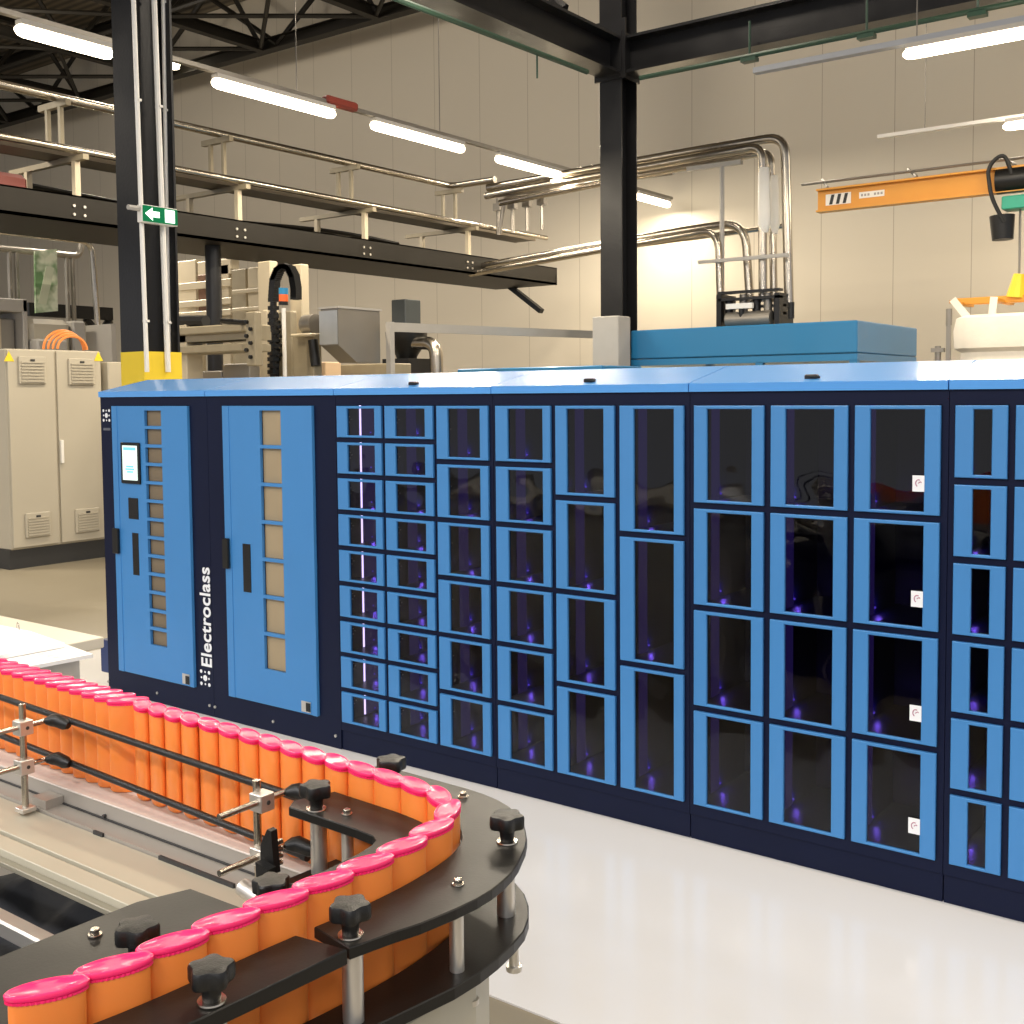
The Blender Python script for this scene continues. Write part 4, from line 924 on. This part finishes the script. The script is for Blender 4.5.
for (px, py), lb in (((347, 811), 'small hex bolt on the inner plate beside the star knob'), ((463, 794), 'small hex bolt on the outer plate beyond the curve'), ((458, 881), 'small hex bolt on the outer plate right of the near row'), ((95, 931), 'small hex bolt on the inner plate at lower left')):
    a = onZ(px, py, ZP+.004)
    if bo is None:
        bo = thing('hex_bolt', lb, 'bolt', (0, 0, 0), 'hex bolts in the conveyor plates'); MB().lathe([(.0045, .0015), (.0048, .002), (.0048, .006), (.004, .0068)], (0, 0, 0), 6).build('head', STEEL, bo)
        MB().lathe([(.0068, 0), (.007, .0006), (.0066, .0016)], (0, 0, 0), 20).build('washer', STEEL, bo, smooth=True); bo.location = (a.x, a.y, ZP)
    else: dup(bo, (a.x, a.y, ZP), .3, lb, 'hex bolts in the conveyor plates')
for (px, py, z), r_ in (((506, 914, ZL_), .0105), ((457, 970, ZL_), .0078), ((318, 803, ZP), .0105), ((347, 815, ZP), .0075), ((352, 930, ZP), .0105), ((214, 996, ZP), .0105)):
    a = onZ(px, py, z); MB().tube([(a.x, a.y, ZL_-.0005), (a.x, a.y, ZP-.012)], r_, 20).build('spacer_post', BSTEEL, cv, smooth=True)
for px, py in ((480, 978), (523, 946)):
    a = onZ(px, py, .95); MB().tube([(a.x-.012, a.y-.002, .92), (a.x-.012, a.y-.002, .981)], .006, 12).tube([(a.x-.012, a.y-.002, .918), (a.x-.012, a.y-.002, .924)], .0095, 12).build('leg_bolt', BSTEEL, cv, smooth=True)
# belt and bed
BY0 = .991
MB().box(-3.2, -.985, BY0, 1.095, .9685, ZBELT-.0002, 0, .001).build('belt', BELT, cv)
def yb_(py, z): return onZ(100, py, z).y
Yl = yb_(833, .942); Yp = yb_(873, .937); Yq = yb_(879, .932); Yr = yb_(894, .934); Ys = yb_(907, .926)
MB().box(-3.2, -.985, BY0+.002, 1.09, .925, .9685).build('belt_rail', ALU, cv)
MB().box(-3.2, -.985, Yl, BY0+.002, .925, .9435).build('belt_ledge', ALU, cv)
bd = MB(); bd.box(-3.2, -.93, Yp, Yl-.0008, .90, .9385, 0, .001); bd.build('bed_plate', BEDPL, cv)
MB().box(-3.2, -.93, Yq, Yp, .90, .928).build('bed_groove', mat('groove_brown', (.16, .13, .09), .5), cv)
MB().box(-3.2, -.93, Yr, Yq-.0003, .922, .936, 0, .001).build('bed_plate', BEDPL, cv)
MB().box(-3.2, -.93, Ys, Yr-.0003, .918, .926, 0, .001).build('bed_edge_rail', mat('beige_rail', (.28, .26, .20), .4, .3), cv)
MB().box(-3.2, -.99, BY0-.001, BY0+.002, .9445, .9465).build('side_seam', DARKP, cv)
for (px, py) in ((105, 831), (60, 812)): 
    a = onY(px, py, BY0); MB().tube([(a.x, BY0+.003, .95), (a.x, BY0-.003, .95)], .003, 8).build('side_screw', DARKP, cv)
a = onZ(103, 832.5, .9405); MB().box(a.x-.012, a.x+.012, Yl-.0035, Yl+.0005, .938, .9440).build('slot', DARKP, cv)
a0, a1 = onZ(162, 857, .94), onZ(237, 886, .94); MB().box(a0.x, a1.x, Yl-.0035, Yl+.0008, .938, .9441).build('slot', DARKP, cv)
a = onZ(62, 800, .9435); MB().box(a.x-.02, a.x+.02, BY0-.03, BY0+.001, .9437, .958).build('angle_bracket', ALU, cv)
a = onZ(0, 909, .90); e_ = onZ(45, 941, .90)
MB().box(-3.2, e_.x+.12, (a.y+e_.y)/2-.012, (a.y+e_.y)/2+.012, .876, .90, 0, .003).build('cross_tube', BSTEEL, cv)
for (x, y) in ((-.85, .92), (-1.3, 1.112), (-2.2, 1.112), (-2.9, 1.112), (-2.9, .75), (-.88, .4)):
    MB().box(x-.02, x+.02, y-.02, y+.02, 0, .80 if x > -.9 else .926).build('leg', ALU, cv)
# dark cloth below the bed
import bmesh
n = 46; vs = []; fs = []
for j in range(n):
    for i in range(n):
        x = -2.6+1.52*i/(n-1); y = .15+.93*j/(n-1)
        z = .745+.035*math.sin(9*x+3*y)+.03*math.sin(17*y-5*x)+.02*math.sin(23*x+11*y+1)+.012*math.sin(41*x-19*y)
        vs.append((x, y, z))
for j in range(n-1):
    for i in range(n-1): fs.append((j*n+i, j*n+i+1, (j+1)*n+i+1, (j+1)*n+i))
b = MB().add(vs, fs)
bs = len(vs); rim = [j*n for j in range(n)]
b.box(-2.58, -1.10, .17, 1.06, 0, .62)
tag(b.build('dark_cloth_cover', CLOTH, smooth=True), 'crumpled dark cloth seen through the gap beside the conveyor bed', 'cloth')

# guide rods with clamps
t = thing('guide_rod', 'upper black guide rod along the far row of orange tubes', 'guide rod', (-1.6, .998, 1.09), 'black guide rods')
YR = .998
def rodz(px, py): return onY(px, py, YR)
for (pa, pb), lb in ((((0, 697), (275, 790)), 'upper black guide rod along the far row of orange tubes'), (((0, 735), (272, 843)), 'lower black guide rod along the far row of orange tubes')):
    a, e_ = rodz(*pa), rodz(*pb); d_ = (e_-a).normalized()
    b = MB().tube([a-d_*.8, e_+d_*.06], .0052, 12)
    if t is not None: b.build('rod', BLK, t, smooth=True); MB().tube([e_+d_*.06, e_+d_*.07], .0062, 12).build('end_cap', RUBBER, t, smooth=True); t = None
    else: 
        t2 = thing('guide_rod', lb, 'guide rod', (-1.6, .998, 1.02), 'black guide rods'); b.build('rod', BLK, t2, smooth=True); MB().tube([e_+d_*.06, e_+d_*.07], .0062, 12).build('end_cap', RUBBER, t2, smooth=True)
YK = .94
def clamp(px, ptop, pbot, blocks, label):
    a = onY(px, ptop, YK); c = onY(px, pbot, YK)
    t = thing('rod_clamp', label, 'clamp', (a.x, YK, c.z), 'guide rod clamps')
    MB().tube([(a.x, YK, .9445), (a.x, YK, a.z)], .0052, 14).build('upright', STEEL, t, smooth=True)
    for bx_, by_ in blocks:
        q = onY(bx_, by_, YK); h_ = .0115
        bl = MB().box(q.x-h_, q.x+h_, YK-h_, YK+h_, q.z-h_, q.z+h_, 0, .001).build('clamp_block', BSTEEL, t)
        MB().tube([(q.x+h_-.001, YK+.001, q.z), (q.x+h_+.0005, YK+.001, q.z)], .003, 10).build('screw_hole', DARKP, bl)
        MB().tube([(q.x+.004, YK-.072, q.z+.002), (q.x+.004, YR-.02, q.z+.002)], .0042, 12).build('cross_rod', STEEL, t, smooth=True)
        MB().lathe([(.003, -.020), (.0075, -.016), (.009, 0), (.0085, .012), (.004, .017)], (0, 0, 0), 14).build('k', BLK, t) if False else None
        MB().tube([(q.x+.006, YR-.024, q.z+.002), (q.x+.010, YR-.016, q.z+.002), (q.x+.016, YR-.010, q.z+.002), (q.x+.036, YR-.008, q.z-.001), (q.x+.044, YR-.006, q.z-.003)], [.005, .0095, .011, .010, .006], 14).build('clamp_knob', BLK, t, smooth=True)
    MB().box(a.x-.012, a.x+.012, YK-.012, YK+.012, .9437, .951, 0, .001).build('foot', BSTEEL, t)
clamp(22, 704, 786, ((23, 727), (24, 766)), 'steel rod clamp near the left edge of the conveyor')
clamp(256.5, 780, 846, ((262, 801), (262, 855)), 'steel rod clamp beside the black lever')
# lever with knob
a = onZ(262, 872, .99)
t = thing('clamp_lever', 'black lever with star knob before the far tubes', 'lever', (a.x, a.y, .94))
L0 = onY(272, 862, .91); L1 = onY(273, 829, .91); L2 = onY(263, 893, .885); L3 = onY(262, 872, .895)
ux = Vector((1, 0, 0))
MB().prism3([(L0.x-.013, .913, L0.z-.01), (L0.x+.012, .913, L0.z-.01), (L1.x+.004, .913, L1.z), (L1.x-.003, .913, L1.z+.001), (L0.x-.013, .913, L1.z-.022)], (0, -.010, 0)).build('lever_arm', BLK, t)
MB().prism3([(L2.x-.014, .900, L2.z-.004), (L2.x-.002, .900, L2.z-.010), (L3.x+.02, .900, L3.z+.01), (L3.x-.004, .900, L3.z+.014)], (0, -.012, 0)).build('bracket', BLK, t)
e_ = onY(250, 893, .900); MB().tube([(e_.x-.018, .903, e_.z+.002), (e_.x+.015, .903, e_.z-.004)], .011, 14).build('sleeve', BSTEEL, t, smooth=True)
k_ = onZ(271, 879, 1.075)
MB().lathe([(.0125, -.017), (.0185, -.014), (.0190, -.002), (.0175, .0), (.004, .001)], (k_.x, k_.y, 1.075), 40, fx=star).build('star_grip', BLK, t, smooth=True)
MB().tube([(k_.x, k_.y, .97), (k_.x, k_.y, 1.062)], .008, 14).build('stem', BLK, t, smooth=True)
for k in range(4): q = onY(281, 841+k*7, .93); MB().tube([(q.x, .931, q.z), (q.x, .923, q.z)], .0035, 8).build('tooth', STEEL, t)

# ------------------------------------------------------------------ side table with binder
cnr = onZ(104, 637, .98)
t = thing('side_table', 'light grey side table with overhanging top behind the far tubes', 'table', (cnr.x-.8, 1.38, 0))
MB().box(cnr.x-1.9, cnr.x, 1.15, cnr.y, .952, .98, 0, .002).build('table_top', mat('table_top_cream', (.66, .60, .48), .4), t)
MB().box(cnr.x-1.85, cnr.x-.035, 1.18, cnr.y-.05, 0, .952).build('body', TABLEM, t)
t = thing('ring_binder', 'open white ring binder with printed sheets on the side table', 'binder', (cnr.x-.2, 1.45, .98))
def sheet(pts, z, th, name, m_):
    q = [onZ(px, py, z) for px, py in pts]; MB().prism3([(v.x, v.y, z-th) for v in q], (0, 0, th)).build(name, m_, t)
sheet([(65, 644), (93, 654), (30, 666), (-12, 655)], .992, .009, 'loose_page', PAPER)
sheet([(-60, 622), (0, 625), (30, 631), (65, 643), (0, 655), (-60, 662)], 1.004, .010, 'page_stack', PAPER)
q = onZ(18, 629, 1.006)
MB().tube([q+Vector((.012*math.cos(a_), -.012*math.cos(a_)*.3, .017*math.sin(a_))) for a_ in [PI*j/10 for j in range(11)]], .0014, 6).build('ring', STEEL, t, smooth=True)
a = onZ(48, 655, .9925); b = MB()
for k in range(3): b.box(a.x-.03+.03*k, a.x-.012+.03*k, a.y-.01, a.y+.006, .9922, .9926)
b.build('print', mat('pale_pink_print', (.85, .6, .6), .6), t)

# ------------------------------------------------------------------ light
w = bpy.data.worlds.new('world'); SC.world = w; w.use_nodes = True
bg = w.node_tree.nodes['Background']; bg.inputs[0].default_value = (.88, .88, .92, 1); bg.inputs[1].default_value = .62
def area(name, loc, rot, sx, sy, e, col):
    la = bpy.data.lights.new(name, 'AREA'); la.shape = 'RECTANGLE'; la.size = sx; la.size_y = sy; la.energy = e; la.color = col
    lo = bpy.data.objects.new(name, la); COL.objects.link(lo); lo.location = loc; lo.rotation_euler = rot; return la
# added lamps that brighten the floor, lockers, machines and back wall
for x, y, e in ((-1.5, .2, 16), (-4.5, .4, 40), (1.5, .2, 16), (1.0, 3.2, 62), (-2.6, 3.3, 50), (-2.5, 6.5, 90), (-5.5, 7.5, 80), (.5, 7, 70), (-12, 4, 200), (-14, 9, 240), (-20, 7, 300), (-9, 13.4, 90), (-6, 13.7, 30), (-2.5, 13.5, 25)):
    area('hall_fill_light', (x, y, 5.0), (0, 0, 0), 1.6, .25, e, (1, .88, .70))
for x in (-9, -6, -3, 0, 3):
    for y in (-2.5, -5.5): area('hall_fill_light', (x, y, 5.2), (0, 0, 0), 1.6, .4, 95, (1, .96, .93))  # added lamps behind the camera give the lockers front light
for x in (-18, -12, -6, 0):   # added point lights that brighten the upper wall
    la = bpy.data.lights.new('upper_wall_fill', 'POINT'); la.energy = 250; la.color = (1, .88, .72); la.shadow_soft_size = .35
    lo = bpy.data.objects.new('upper_wall_fill', la); COL.objects.link(lo); lo.location = (x, 9.0, 7.2)
SC.view_settings.view_transform = 'Standard'; SC.view_settings.look = 'None'; SC.view_settings.exposure = 0.3; SC.view_settings.gamma = 1
SC.view_settings.use_curve_mapping = False
